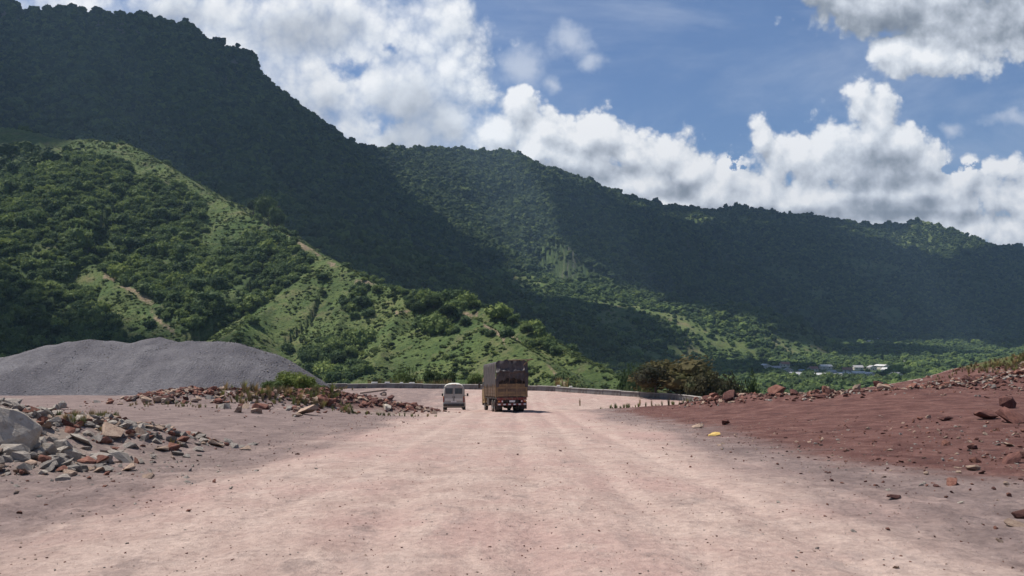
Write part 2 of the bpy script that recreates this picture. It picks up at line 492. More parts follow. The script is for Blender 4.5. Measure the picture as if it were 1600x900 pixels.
def inpoly(px, py, poly):
    px = np.asarray(px); py = np.asarray(py)
    ins = np.zeros(px.shape, bool)
    n = len(poly)
    for i in range(n):
        x1, y1 = poly[i]; x2, y2 = poly[(i + 1) % n]
        c = ((y1 > py) != (y2 > py)) & (px < (x2 - x1) * (py - y1) / ((y2 - y1) if y2 != y1 else 1e-9) + x1)
        ins ^= c
    return ins


# where the forest, the pasture and the bare paths lie on the slopes
WOOD_NEAR = [
    [(-500, 100), (0, 236), (110, 244), (190, 250), (250, 285), (318, 318), (312, 372), (330, 415), (318, 440), (290, 470), (276, 505), (225, 462), (165, 425), (110, 410), (100, 440), (150, 470), (200, 520), (240, 560), (-500, 620)],
    [(330, 405), (372, 372), (420, 362), (452, 378), (482, 400), (486, 424), (452, 452), (410, 480), (380, 500), (330, 522), (280, 520), (290, 480), (305, 450)],
    [(640, 462), (668, 452), (712, 470), (720, 505), (704, 528), (668, 520), (640, 495)],
    [(478, 545), (520, 525), (560, 545), (575, 590), (520, 610), (470, 600)],
    [(540, 450), (565, 455), (570, 500), (545, 500)],
]
SHRUB_LINE = [(560, 430), (640, 452), (720, 462), (790, 488), (850, 520), (880, 560), (852, 556), (800, 516), (740, 490), (640, 475), (560, 448)]
FIELDS = [
    [(740, 436), (860, 430), (950, 460), (1100, 505), (1280, 535), (1480, 540), (1520, 600), (900, 640), (880, 560), (1040, 560), (980, 520), (900, 485), (820, 460)],
]


def land_masks(X, Y, Z):
    px, py = topix(X, np.maximum(Y, 1), Z)
    px = px + 16 * fbm(X / 45, Y / 45, 5, 101, .6); py = py + 13 * fbm(X / 45, Y / 45, 5, 105, .6)
    d = np.hypot(X, Y)
    n = fbm(X / 70, Y / 70, 4, 111)
    n2 = fbm(X / 22, Y / 22, 3, 113)
    near = (Y < 960 + 60 * n) & ((px < 860) | (Y < 560))
    w = np.zeros(X.shape)
    for p in WOOD_NEAR: w = np.maximum(w, inpoly(px, py, p) * 1.0)
    w = np.maximum(w, 0.36 * inpoly(px, py, SHRUB_LINE))
    n5 = fbm(X / 12, Y / 12, 3, 117)
    w = np.clip(w * (0.78 + 1.1 * n2 + 0.9 * n5), 0, 1)
    w = np.maximum(w, 0.16 * sst(n2 + 0.6 * n5, 0.28, 0.45))
    # far: woods everywhere but on farmland patches and the grassy tops
    f = np.ones(X.shape)
    lit = np.zeros(X.shape, bool)
    for p in FIELDS: lit |= inpoly(px, py, p)
    patch = perlin(X / 95 + 0.4 * n, Y / 140, 131) + 0.4 * n2
    f = np.where(lit, np.clip(0.30 + 1.5 * patch, 0.14, 0.75), f)
    low = (py > 455 + 0 * px) & ~lit
    f = np.where(low, np.clip(0.55 + 1.3 * perlin(X / 160, Y / 200, 137), 0.08, 1), f)
    dark_right = (px > 880) & (py < 470) & (py > 400)
    f = np.where(dark_right, np.clip(0.6 + 1.2 * perlin(X / 260, Y / 300, 139), 0.1, 1), f)
    top = ((px > 1030) & (px < 1300) & (py < 352)) | ((px > 1390) & (px < 1520) & (py < 392))
    f = np.where(top, 0.22 + 0.3 * (n2 > 0.1), f)
    wood = np.where(near, w, f)
    # bare / dry paths on the near spur
    bare = np.zeros(X.shape)
    for line, wd in (([(452, 372), (478, 388), (508, 405), (545, 428), (585, 445)], 7), ([(745, 490), (800, 524), (850, 566), (885, 596)], 3.0),
                     ([(140, 418), (200, 455), (240, 480), (275, 520)], 7), ([(560, 510), (620, 490), (650, 478)], 2), ([(720, 492), (760, 500), (790, 540)], 5)):
        for (x1, y1), (x2, y2) in zip(line[:-1], line[1:]):
            L2 = (x2 - x1) ** 2 + (y2 - y1) ** 2
            t = np.clip(((px - x1) * (x2 - x1) + (py - y1) * (y2 - y1)) / L2, 0, 1)
            dd = np.hypot(px - x1 - t * (x2 - x1), py - y1 - t * (y2 - y1))
            bare = np.maximum(bare, np.exp(-(dd / wd) ** 2))
    bare = bare * near * np.clip(0.6 + n2, 0.2, 1)
    wood = wood * (1 - np.clip(bare * 1.3, 0, 1))
    # pale worked fields in the valley
    field = np.where(lit & ~near, sst(perlin(X / 60, Y / 110, 151), 0.12, 0.2) * (wood < 0.5), 0.0)
    return wood, bare, field

# ------------------------------------------------------------------ tagging
def tag(o, label=None, cat=None, group=None, kind=None):
    if label: o['label'] = label
    if cat: o['category'] = cat
    if group: o['group'] = group
    if kind: o['kind'] = kind
    return o


def empty(name, loc=(0, 0, 0), rz=0.0, rx=0.0, ry=0.0):
    o = bpy.data.objects.new(name, None); C.objects.link(o)
    o.empty_display_size = 0.3
    o.location = loc; o.rotation_euler = (rx, ry, rz)
    return o


def link(name, me, parent=None, loc=None, rot=None, scale=None):
    o = bpy.data.objects.new(name, me); C.objects.link(o)
    if parent: o.parent = parent
    if loc is not None: o.location = loc
    if rot is not None: o.rotation_euler = rot
    if scale is not None: o.scale = scale if hasattr(scale, '__len__') else (scale,) * 3
    return o


class MB:
    """collects shapes and turns them into one mesh"""
    def __init__(self):
        self.v = []; self.f = []; self.mi = []; self.sm = []; self.mats = []

    def mat(self, m):
        if m not in self.mats: self.mats.append(m)
        return self.mats.index(m)

    def add(self, vs, fs, m, smooth=False):
        b = len(self.v); k = self.mat(m)
        self.v += [tuple(p) for p in vs]
        for f in fs:
            self.f.append(tuple(b + i for i in f)); self.mi.append(k); self.sm.append(smooth)

    def box(self, c, s, m, rot=None, bev=0.0, taper=1.0):
        bm = bmesh.new()
        bmesh.ops.create_cube(bm, size=1)
        for v in bm.verts:
            t = taper if v.co.z > 0 else 1.0
            v.co = Vector((v.co.x * s[0] * t, v.co.y * s[1] * t, v.co.z * s[2]))
        if bev > 0:
            bmesh.ops.bevel(bm, geom=list(bm.edges), offset=bev, segments=2, affect='EDGES', profile=0.5)
        M = (rot.to_4x4() if rot is not None else Matrix.Identity(4))
        M = Matrix.Translation(c) @ M
        self.add([M @ v.co for v in bm.verts], [[v.index for v in f.verts] for f in bm.faces], m)
        bm.free()

    def tube(self, pts, r, m, n=8, smooth=True, caps=True):
        pts = [Vector(p) for p in pts]
        rs = r if hasattr(r, '__len__') else [r] * len(pts)
        vs = []; fs = []
        up = Vector((0.13, 0.21, 1)).normalized()
        for i, p in enumerate(pts):
            d = (pts[min(i + 1, len(pts) - 1)] - pts[max(i - 1, 0)]).normalized()
            a = d.cross(up)
            if a.length < 1e-3: a = d.cross(Vector((1, 0, 0)))
            a.normalize(); b = d.cross(a)
            for k in range(n):
                t = 2 * math.pi * k / n
                vs.append(p + a * math.cos(t) * rs[i] + b * math.sin(t) * rs[i])
        for i in range(len(pts) - 1):
            for k in range(n):
                fs.append((i * n + k, i * n + (k + 1) % n, (i + 1) * n + (k + 1) % n, (i + 1) * n + k))
        if caps:
            fs.append(tuple(range(n - 1, -1, -1))); fs.append(tuple((len(pts) - 1) * n + k for k in range(n)))
        self.add(vs, fs, m, smooth)

    def lathe_x(self, c, prof, m, n=28, smooth=True):
        """profile of (x, radius) turned about the x axis"""
        vs = []; fs = []
        for x, r in prof:
            for k in range(n):
                t = 2 * math.pi * k / n
                vs.append((c[0] + x, c[1] + r * math.cos(t), c[2] + r * math.sin(t)))
        for i in range(len(prof) - 1):
            for k in range(n):
                fs.append((i * n + k, i * n + (k + 1) % n, (i + 1) * n + (k + 1) % n, (i + 1) * n + k))
        self.add(vs, fs, m, smooth)

    def grid(self, P, m, smooth=True):
        """P[i][j] rows of points"""
        nr, nc = len(P), len(P[0])
        vs = [q for row in P for q in row]
        fs = [(i * nc + j, i * nc + j + 1, (i + 1) * nc + j + 1, (i + 1) * nc + j) for i in range(nr - 1) for j in range(nc - 1)]
        self.add(vs, fs, m, smooth)

    def mesh(self, name):
        me = bpy.data.meshes.new(name)
        me.from_pydata(self.v, [], self.f)
        for m in self.mats: me.materials.append(m)
        me.polygons.foreach_set('material_index', self.mi)
        me.polygons.foreach_set('use_smooth', self.sm)
        me.update()
        bm = bmesh.new(); bm.from_mesh(me); bmesh.ops.recalc_face_normals(bm, faces=bm.faces); bm.to_mesh(me); bm.free()
        return me

    def build(self, name, parent=None, **kw):
        return link(name, self.mesh(name), parent, **kw)


# ------------------------------------------------------------------ materials
def new_mat(name):
    m = bpy.data.materials.new(name); m.use_nodes = True
    m.node_tree.nodes.clear()
    t = NT(m.node_tree)
    out = t.node('ShaderNodeOutputMaterial')
    bs = t.node('ShaderNodeBsdfPrincipled')
    t.l.new(bs.outputs[0], out.inputs[0])
    t.bs = bs; t.out = out
    bs.inputs['Specular IOR Level'].default_value = 0.25
    return m, t


def set_in(t, **kw):
    names = dict(color='Base Color', rough='Roughness', metal='Metallic', spec='Specular IOR Level', alpha='Alpha')
    for k, v in kw.items():
        if k == 'color' and isinstance(v, tuple): v = (*v[:3], 1)
        t.put(t.bs.inputs[names[k]], v)


def bump(t, h, strength=0.5, dist=0.02, normal=None):
    b = t.node('ShaderNodeBump')
    b.inputs['Strength'].default_value = strength
    b.inputs['Distance'].default_value = dist
    t.put(b.inputs['Height'], h)
    if normal is not None: t.l.new(normal, b.inputs['Normal'])
    t.l.new(b.outputs[0], t.bs.inputs['Normal'])
    return b.outputs[0]


def paint_mat(name, col, rough=0.5, metal=0.0, dirt=0.35, dirtcol=(0.22, 0.13, 0.09), scale=3.0, spec=0.4):
    m, t = new_mat(name)
    p = t.node('ShaderNodeTexCoord').outputs['Object']
    n = t.noise(p, scale, 8, 0.65)
    n2 = t.noise(t.v('MULTIPLY', p, (1, 1, 0.25)), scale * 4, 5, 0.6)
    f = t.m('MULTIPLY', t.smooth(t.m('ADD', n, t.m('MULTIPLY', t.m('SUBTRACT', n2, 0.5), 0.6)), 0.42, 0.72), dirt * 1.8)
    c = t.mix(f, col, dirtcol)
    c = t.mix(0.5, c, t.mix(t.noise(p, scale * 9, 4), (0.75, 0.75, 0.75), (1.15, 1.15, 1.15)), 'MULTIPLY')
    set_in(t, color=c, rough=t.m('ADD', rough, t.m('MULTIPLY', f, 0.3)), metal=metal, spec=spec)
    return m


def rock_mat(name, c1, c2, c3, rough=0.95):
    m, t = new_mat(name)
    p = t.node('ShaderNodeTexCoord').outputs['Object']
    oi = t.node('ShaderNodeObjectInfo')
    pr = t.v('ADD', p, t.v('SCALE', oi.outputs['Location'], scale=1.7))
    n = t.noise(pr, 2.6, 8, 0.62)
    c = t.mix(t.smooth(n, 0.38, 0.62), c1, c2)
    c = t.mix(t.smooth(t.noise(pr, 6.0, 6, 0.7), 0.52, 0.70), c, c3)
    rn = oi.outputs['Random']
    c = t.mix(0.8, c, t.ramp(rn, [(0, (0.72, 0.71, 0.72)), (0.5, (1.0, 1.0, 1.0)), (1, (1.32, 1.28, 1.25))]), 'MULTIPLY')
    set_in(t, color=c, rough=rough, spec=0.15)
    bump(t, t.noise(pr, 9, 8, 0.7), 0.7, 0.06)
    return m


# ground of the quarry platform
def ground_material():
    m, t = new_mat('earth')
    geo = t.node('ShaderNodeNewGeometry').outputs['Position']
    road = t.attr('road'); red = t.attr('red'); grass = t.attr('grass'); pale = t.attr('pale')
    st = t.v('MULTIPLY', geo, (1.0, 0.22, 1.0))
    fine = t.noise(geo, 7.0, 10, 0.68)
    med = t.noise(geo, 0.9, 8, 0.62)
    big = t.noise(geo, 0.16, 5, 0.55)
    strk = t.noise(st, 1.7, 7, 0.62, 0.4)
    # haul road: packed pale dust with pink and greyish patches
    rc = t.mix(t.smooth(med, 0.35, 0.66), (0.325, 0.235, 0.205), (0.41, 0.312, 0.272))
    rc = t.mix(t.smooth(big, 0.40, 0.62), rc, (0.355, 0.242, 0.215))
    rc = t.mix(t.m('MULTIPLY', t.smooth(strk, 0.50, 0.70), 0.55), rc, (0.47, 0.36, 0.31))
    rc = t.mix(t.m('MULTIPLY', t.smooth(t.noise(st, 0.8, 7, 0.65), 0.54, 0.70), 0.40), rc, (0.26, 0.195, 0.175))
    rc = t.mix(t.m('MULTIPLY', t.smooth(t.noise(t.v('MULTIPLY', geo, (1.0, 0.6, 1.0)), 1.5, 10, 0.74), 0.53, 0.64), 0.62), rc, (0.215, 0.165, 0.15))
    rc = t.mix(t.m('MULTIPLY', t.smooth(t.noise(t.v('MULTIPLY', geo, (1.6, 0.5, 1.0)), 0.6, 9, 0.7), 0.55, 0.68), 0.5), rc, (0.25, 0.20, 0.185))
    rc = t.mix(t.m('MULTIPLY', t.attr('track'), t.smooth(t.noise(geo, 1.3, 7, 0.65), 0.34, 0.72)), rc, (0.425, 0.325, 0.283))
    # side ground: damp purple grey grit
    sc = t.mix(t.smooth(med, 0.36, 0.64), (0.185, 0.138, 0.130), (0.240, 0.180, 0.168))
    sc = t.mix(t.m('MULTIPLY', t.smooth(t.noise(st, 1.1, 8, 0.66), 0.50, 0.66), 0.6), sc, (0.285, 0.215, 0.195))
    sc = t.mix(t.m('MULTIPLY', t.smooth(t.noise(geo, 1.9, 9, 0.7), 0.57, 0.68), 0.6), sc, (0.085, 0.065, 0.068))
    # laterite red
    lc = t.mix(t.smooth(med, 0.36, 0.62), (0.098, 0.046, 0.041), (0.150, 0.076, 0.066))
    lc = t.mix(t.m('MULTIPLY', t.smooth(t.noise(geo, 1.4, 10, 0.74), 0.52, 0.64), 0.6), lc, (0.22, 0.125, 0.105))
    lc = t.mix(t.m('MULTIPLY', t.smooth(t.noise(t.v('ADD', geo, (31, 7, 0)), 0.8, 10, 0.74), 0.54, 0.64), 0.65), lc, (0.062, 0.034, 0.034))
    wob = t.m('MULTIPLY', t.m('SUBTRACT', t.noise(geo, 0.35, 8, 0.66), 0.5), 1.3)
    c = t.mix(t.smooth(t.m('ADD', red, wob), 0.22, 0.82), sc, lc)
    rf = t.smooth(t.m('ADD', road, t.m('MULTIPLY', t.m('SUBTRACT', t.noise(st, 0.55, 9, 0.66), 0.5), 1.3)), 0.15, 0.85)
    c = t.mix(rf, c, rc)
    c = t.mix(t.m('MULTIPLY', pale, t.smooth(t.noise(geo, 1.6, 7, 0.65), 0.40, 0.58)), c, (0.33, 0.27, 0.22))
    gc = t.mix(t.noise(geo, 1.2, 6), (0.060, 0.075, 0.026), (0.115, 0.112, 0.048))
    c = t.mix(t.smooth(t.m('ADD', grass, wob), 0.35, 0.7), c, gc)
    # grit
    c = t.mix(0.75, c, t.ramp(fine, [(0.30, (0.68, 0.66, 0.66)), (0.5, (1.0, 1.0, 1.0)), (0.70, (1.26, 1.26, 1.25))]), 'MULTIPLY')
    c = t.mix(t.m('MULTIPLY', t.m('LESS_THAN', t.voro(geo, 9.0), 0.13), t.m('MULTIPLY', t.smooth(med, 0.46, 0.6), 0.55)), c, (0.42, 0.36, 0.33))
    set_in(t, color=c, rough=0.97, spec=0.12)
    clod = t.m('MULTIPLY', t.m('SUBTRACT', 1.0, rf), t.smooth(t.noise(geo, 1.1, 10, 0.8), 0.42, 0.7))
    h = t.m('ADD', t.m('MULTIPLY', fine, 0.5), t.m('ADD', t.noise(geo, 28, 5, 0.7), t.m('MULTIPLY', strk, 0.6)))
    h = t.m('ADD', h, t.m('ADD', t.m('MULTIPLY', t.voro(geo, 5.0, 3, 0.6), 0.8), t.m('MULTIPLY', clod, 3.0)))
    bump(t, h, 0.6, 0.04)
    return m


def land_material():
    m, t = new_mat('hillside')
    geo = t.node('ShaderNodeNewGeometry').outputs['Position']
    wood = t.attr('wood'); bare = t.attr('bare'); field = t.attr('field')
    n1 = t.noise(geo, 0.02, 8, 0.62)
    n2 = t.noise(geo, 0.09, 8, 0.66)
    n3 = t.noise(geo, 0.45, 7, 0.68)
    gc = t.mix(t.smooth(n1, 0.36, 0.64), (0.076, 0.114, 0.038), (0.124, 0.148, 0.052))
    gc = t.mix(t.m('MULTIPLY', t.smooth(n2, 0.50, 0.66), 0.6), gc, (0.175, 0.160, 0.078))
    gc = t.mix(t.m('MULTIPLY', t.smooth(n3, 0.48, 0.60), 0.75), gc, (0.046, 0.076, 0.026))
    gc = t.mix(t.m('MULTIPLY', t.smooth(t.noise(geo, 0.16, 9, 0.75), 0.50, 0.60), 0.6), gc, (0.050, 0.080, 0.028))
    gc = t.mix(t.m('MULTIPLY', t.smooth(t.noise(geo, 0.05, 7, 0.7), 0.54, 0.66), 0.5), gc, (0.150, 0.125, 0.075))
    wc = t.mix(t.smooth(n2, 0.35, 0.62), (0.042, 0.068, 0.026), (0.074, 0.104, 0.038))
    wc = t.mix(t.m('MULTIPLY', t.smooth(n3, 0.50, 0.62), 0.6), wc, (0.060, 0.084, 0.030))
    c = t.mix(t.smooth(t.m('ADD', wood, t.m('MULTIPLY', t.m('SUBTRACT', n2, 0.5), 0.7)), 0.25, 0.6), gc, wc)
    bc = t.mix(t.smooth(n3, 0.4, 0.6), (0.175, 0.135, 0.085), (0.26, 0.20, 0.14))
    c = t.mix(t.smooth(t.m('ADD', bare, t.m('MULTIPLY', t.m('SUBTRACT', n3, 0.5), 0.9)), 0.35, 0.75), c, bc)
    fc = t.mix(t.noise(geo, 0.012, 3), (0.10, 0.145, 0.042), (0.175, 0.165, 0.085))
    fc = t.mix(t.m('MULTIPLY', t.smooth(n2, 0.48, 0.62), 0.7), fc, (0.045, 0.075, 0.026))
    fc = t.mix(t.smooth(t.voro(geo, 0.02, out='Distance'), 0.5, 0.75), fc, (0.15, 0.135, 0.07))
    c = t.mix(t.m('MULTIPLY', field, 0.85), c, fc)
    far = t.noise(geo, 0.035, 9, 0.75)
    c = t.mix(0.7, c, t.ramp(far, [(0.35, (0.55, 0.6, 0.6)), (0.5, (1, 1, 1)), (0.65, (1.35, 1.3, 1.2))]), 'MULTIPLY')
    nz = t.sep(t.node('ShaderNodeNewGeometry').outputs['Normal'])[2]
    rk = t.smooth(t.m('ADD', nz, t.m('MULTIPLY', t.m('SUBTRACT', n2, 0.5), 0.5)), 0.62, 0.42)
    c = t.mix(rk, c, t.mix(n3, (0.09, 0.085, 0.075), (0.17, 0.155, 0.135)))
    set_in(t, color=c, rough=0.95, spec=0.1)
    bump(t, t.m('ADD', t.m('MULTIPLY', n3, 0.5), n2), 1.0, 3.0)
    return m


def leaf_mat(name, c1, c2, c3, tr=0.35, nscale=0.6):
    m, t = new_mat(name)
    oi = t.node('ShaderNodeObjectInfo')
    p = t.node('ShaderNodeTexCoord').outputs['Object']
    n = t.noise(p, nscale, 5, 0.6)
    c = t.mix(t.smooth(n, 0.36, 0.64), c1, c2)
    c = t.mix(t.m('MULTIPLY', t.smooth(t.noise(p, nscale * 4, 4, 0.6), 0.5, 0.7), 0.7), c, c3)
    c = t.mix(0.85, c, t.ramp(oi.outputs['Random'], [(0, (0.40, 0.48, 0.52)), (0.35, (0.75, 0.82, 0.80)), (0.7, (1.12, 1.12, 0.92)), (1, (1.75, 1.6, 1.15))]), 'MULTIPLY')
    set_in(t, color=c, rough=0.8, spec=0.15)
    tl = t.node('ShaderNodeBsdfTranslucent'); t.put(tl.inputs[0], c)
    mx = t.node('ShaderNodeMixShader'); mx.inputs[0].default_value = tr
    t.l.new(t.bs.outputs[0], mx.inputs[1]); t.l.new(tl.outputs[0], mx.inputs[2])
    t.l.new(mx.outputs[0], t.out.inputs[0])
    return m


M_EARTH = ground_material()
M_LAND = land_material()
M_LEAF = leaf_mat('woodland_leaves', (0.044, 0.072, 0.026), (0.078, 0.112, 0.038), (0.115, 0.145, 0.052))
M_WOODL = leaf_mat('spur_leaves', (0.120, 0.165, 0.062), (0.160, 0.205, 0.080), (0.200, 0.225, 0.095))
M_WOODD = leaf_mat('spur_dark_leaves', (0.078, 0.118, 0.048), (0.120, 0.160, 0.064), (0.155, 0.190, 0.080))
M_LEAFDK = leaf_mat('dark_leaves', (0.030, 0.050, 0.018), (0.048, 0.074, 0.026), (0.070, 0.095, 0.034))
M_SHRUB = leaf_mat('shrub_leaves', (0.075, 0.108, 0.036), (0.115, 0.145, 0.052), (0.150, 0.170, 0.068))
M_RUST = leaf_mat('dusty_leaves', (0.070, 0.066, 0.034), (0.105, 0.085, 0.050), (0.065, 0.088, 0.036))
M_DRY = leaf_mat('dry_stalks', (0.20, 0.15, 0.085), (0.28, 0.215, 0.13), (0.14, 0.105, 0.06), 0.15)
M_GRASS = leaf_mat('rank_grass', (0.13, 0.15, 0.055), (0.19, 0.195, 0.08), (0.26, 0.23, 0.12), 0.25)
M_BARK = paint_mat('bark', (0.10, 0.075, 0.055), 0.9, dirt=0.3)
M_PALEROCK = rock_mat('pale_limestone', (0.31, 0.27, 0.23), (0.42, 0.375, 0.325), (0.22, 0.18, 0.155))
M_GREYROCK = rock_mat('grey_rock', (0.22, 0.195, 0.175), (0.31, 0.275, 0.245), (0.17, 0.14, 0.125))
M_TANROCK = rock_mat('tan_rock', (0.28, 0.20, 0.155), (0.36, 0.27, 0.21), (0.18, 0.115, 0.09))
M_REDROCK = rock_mat('red_rock', (0.155, 0.068, 0.052), (0.25, 0.125, 0.095), (0.10, 0.045, 0.038))
M_DARKROCK = rock_mat('dark_red_rock', (0.085, 0.040, 0.036), (0.135, 0.066, 0.055), (0.055, 0.03, 0.03))
M_BOULDER = rock_mat('pale_tan_boulder', (0.36, 0.31, 0.26), (0.46, 0.41, 0.35), (0.27, 0.225, 0.185))
M_YELROCK = rock_mat('yellow_stone', (0.50, 0.33, 0.10), (0.58, 0.42, 0.16), (0.42, 0.28, 0.12))
M_CONC = paint_mat('weathered_concrete', (0.20, 0.19, 0.18), 0.9, dirt=0.5, dirtcol=(0.10, 0.075, 0.065), scale=0.8)
M_CAP = paint_mat('pale_cement', (0.38, 0.36, 0.33), 0.9, dirt=0.35, dirtcol=(0.20, 0.14, 0.11), scale=0.9)
M_WHITE = paint_mat('white_limewash', (0.75, 0.74, 0.70), 0.8, dirt=0.2)

# ------------------------------------------------------------------ ground sheet
azf = np.radians(np.concatenate([np.linspace(-180, -52, 40)[:-1], np.linspace(-52, -36, 60)[:-1], np.linspace(-36, 36, 860)[:-1], np.linspace(36, 52, 60)[:-1], np.linspace(52, 180, 40)]))
rsg = np.concatenate([[0.02, 1.0, 3.0, 5.0], np.exp(np.linspace(np.log(6.5), np.log(128), 560))])
TH, RR = np.meshgrid(azf, rsg)
GX, GY = np.sin(TH) * RR, np.cos(TH) * RR
GZ = near_height(GX, GY)
edge_n = 1.6 * fbm(GX / 4.5, GY / 14, 4, 201)
a_road = sst(6.2 + edge_n - np.abs(GX + 0.3), -3.4, 2.6)
low = (yedge1(GX) - GY) < 0
onlow = low & ((yedge2(GX) - GY) > -1)
a_road = np.where(onlow, 0.25 + 0.65 * sst(GX + 3 * fbm(GX / 6, GY / 3, 3, 205), -12, -3), a_road)
a_red = sst(GX, 5.5, 12) * np.clip(0.25 + sst(GY, 10, 22) * 0.85 + 0.4 * fbm(GX / 5, GY / 8, 3, 207), 0, 1.2) + 0.9 * sst(GX, 20, 26) * 0.5
a_red = np.clip(a_red, 0, 1) * (~low)
a_red = np.maximum(a_red, 0.85 * np.exp(-(((GX + 12.2) / 5.5) ** 2 + ((GY - 62) / 4.0) ** 2)))
a_red = np.maximum(a_red, 0.7 * np.exp(-(((GX + 18.5) / 6) ** 2 + ((GY - 56.5) / 2.6) ** 2)))
a_grass = ((yedge2(GX) - GY) < -0.5) * 0.9 + 0.8 * sst(GX, 36, 44) * sst(GY, 30, 46)
a_grass = np.maximum(a_grass, 0.8 * ((yedge1(GX) - GY < -1.5) & (GX > 24)))
a_grass = np.maximum(a_grass, 0.75 * sst(GX, 28, 34) * sst(GY, 51, 56))
a_grass = np.maximum(a_grass, 0.75 * np.exp(-(((GX + 19) / 3.6) ** 2 + ((GY - 62) / 5) ** 2)))
a_pale = np.exp(-(((GX + 15.5) / 5) ** 2 + ((GY - 20.5) / 4.5) ** 2)) + 0.8 * np.exp(-(((GX + 8) / 4.5) ** 2 + ((GY - 59) / 1.6) ** 2))
a_track = 0 * GX
for c0, wd_ in ((-5.0, .5), (-3.3, .45), (-1.2, .35), (0.6, .4), (2.4, .35), (4.3, .5)):
    cc_ = c0 + 0.9 * perlin(GY / 16, GX * 0 + c0, 211) + 0.25 * perlin(GY / 4, GX * 0 + c0, 212)
    a_track = np.maximum(a_track, np.exp(-((GX - cc_) / wd_) ** 2))
ground = sheet('ground', azf, rsg, GZ, dict(track=a_track, road=a_road, red=a_red, grass=a_grass, pale=a_pale), M_EARTH)
tag(ground, kind='structure')

# ------------------------------------------------------------------ far hills
azh = np.radians(np.concatenate([np.linspace(-180, -56, 50)[:-1], np.linspace(-56, -35, 90)[:-1], np.linspace(-35, 35, 880)[:-1], np.linspace(35, 56, 90)[:-1], np.linspace(56, 180, 50)]))
rsh = np.exp(np.linspace(np.log(120), np.log(5600), 520))
TH, RR = np.meshgrid(azh, rsh)
HX, HY = np.sin(TH) * RR, np.cos(TH) * RR
HZ = far_height(HX, HY)
nearring = sst(RR, 150, 120)
HZ = HZ - nearring * 2.5
back = sst(np.cos(TH), 0.25, -0.1)
HZ = HZ * (1 - back) + (6 + 0.12 * (RR - 120)) * back
HZ = np.minimum(HZ, 1120)
wood, bare, field = land_masks(HX, HY, HZ)
hills = sheet('hills', azh, rsh, HZ, dict(wood=wood, bare=bare, field=field), M_LAND)
tag(hills, kind='structure')
print('relief', HZ.min(), HZ.max())

_la = azh; _lr = np.log(rsh)


def gsample(A, X, Y):
    """bilinear sample of a polar array at world points"""
    th = np.arctan2(X, Y); lr = np.log(np.maximum(np.hypot(X, Y), 121))
    fi = np.clip(np.interp(lr, _lr, np.arange(len(_lr))), 0, len(_lr) - 1.001)
    fj = np.clip(np.interp(th, _la, np.arange(len(_la))), 0, len(_la) - 1.001)
    i = fi.astype(int); j = fj.astype(int); a = fi - i; b = fj - j
    return (A[i, j] * (1 - a) * (1 - b) + A[i + 1, j] * a * (1 - b) + A[i, j + 1] * (1 - a) * b + A[i + 1, j + 1] * a * b)


ELEV = (HZ - EYE) / RR
HORZ = np.maximum.accumulate(ELEV, axis=0)      # skyline seen so far along each bearing


def hit(px, py, lo=125.0, hi=5500.0):
    """world point of the hillside seen in direction (px, py)"""
    th = math.atan2((px - 800) / F, 1.0)
    rr = np.exp(np.linspace(math.log(lo), math.log(hi), 900))
    X = np.sin(th) * rr; Y = np.cos(th) * rr
    z = gsample(HZ, X, Y)
    line = EYE - (py - HOR) / F * Y
    k = np.argmax(z >= line)
    if z[k] < line[k]: k = int(np.argmin(np.abs(z - line)))
    return float(X[k]), float(Y[k]), float(z[k])


# ------------------------------------------------------------------ clouds overhead, out of view, shaped to shade massif, far ridge and left slope
CZ = 2750.0
SHADE = [
    ([(-900, -400), (640, -400), (545, 205), (508, 225), (470, 262), (478, 330), (520, 385), (600, 412), (700, 438), (760, 462), (850, 486), (960, 520), (1075, 560), (1060, 600), (900, 620),
      (700, 520), (500, 470), (200, 300), (0, 260), (-900, 260)], 980, 9e9),
    ([(866, 318), (905, 296), (1000, 336), (1050, 352), (1130, 352), (1200, 350), (1300, 364), (1360, 374), (1395, 396), (1470, 402), (1524, 400), (1580, 386), (2400, 400), (2400, 560), (1600, 556), (1500, 534),
      (1400, 520), (1300, 532), (1180, 528), (1120, 510), (1060, 482), (1000, 458), (950, 436), (900, 408), (868, 360)], 1500, 9e9),
    ([(-600, 400), (0, 425), (40, 462), (78, 520), (70, 600), (-600, 600)], 300, 9e9),
]


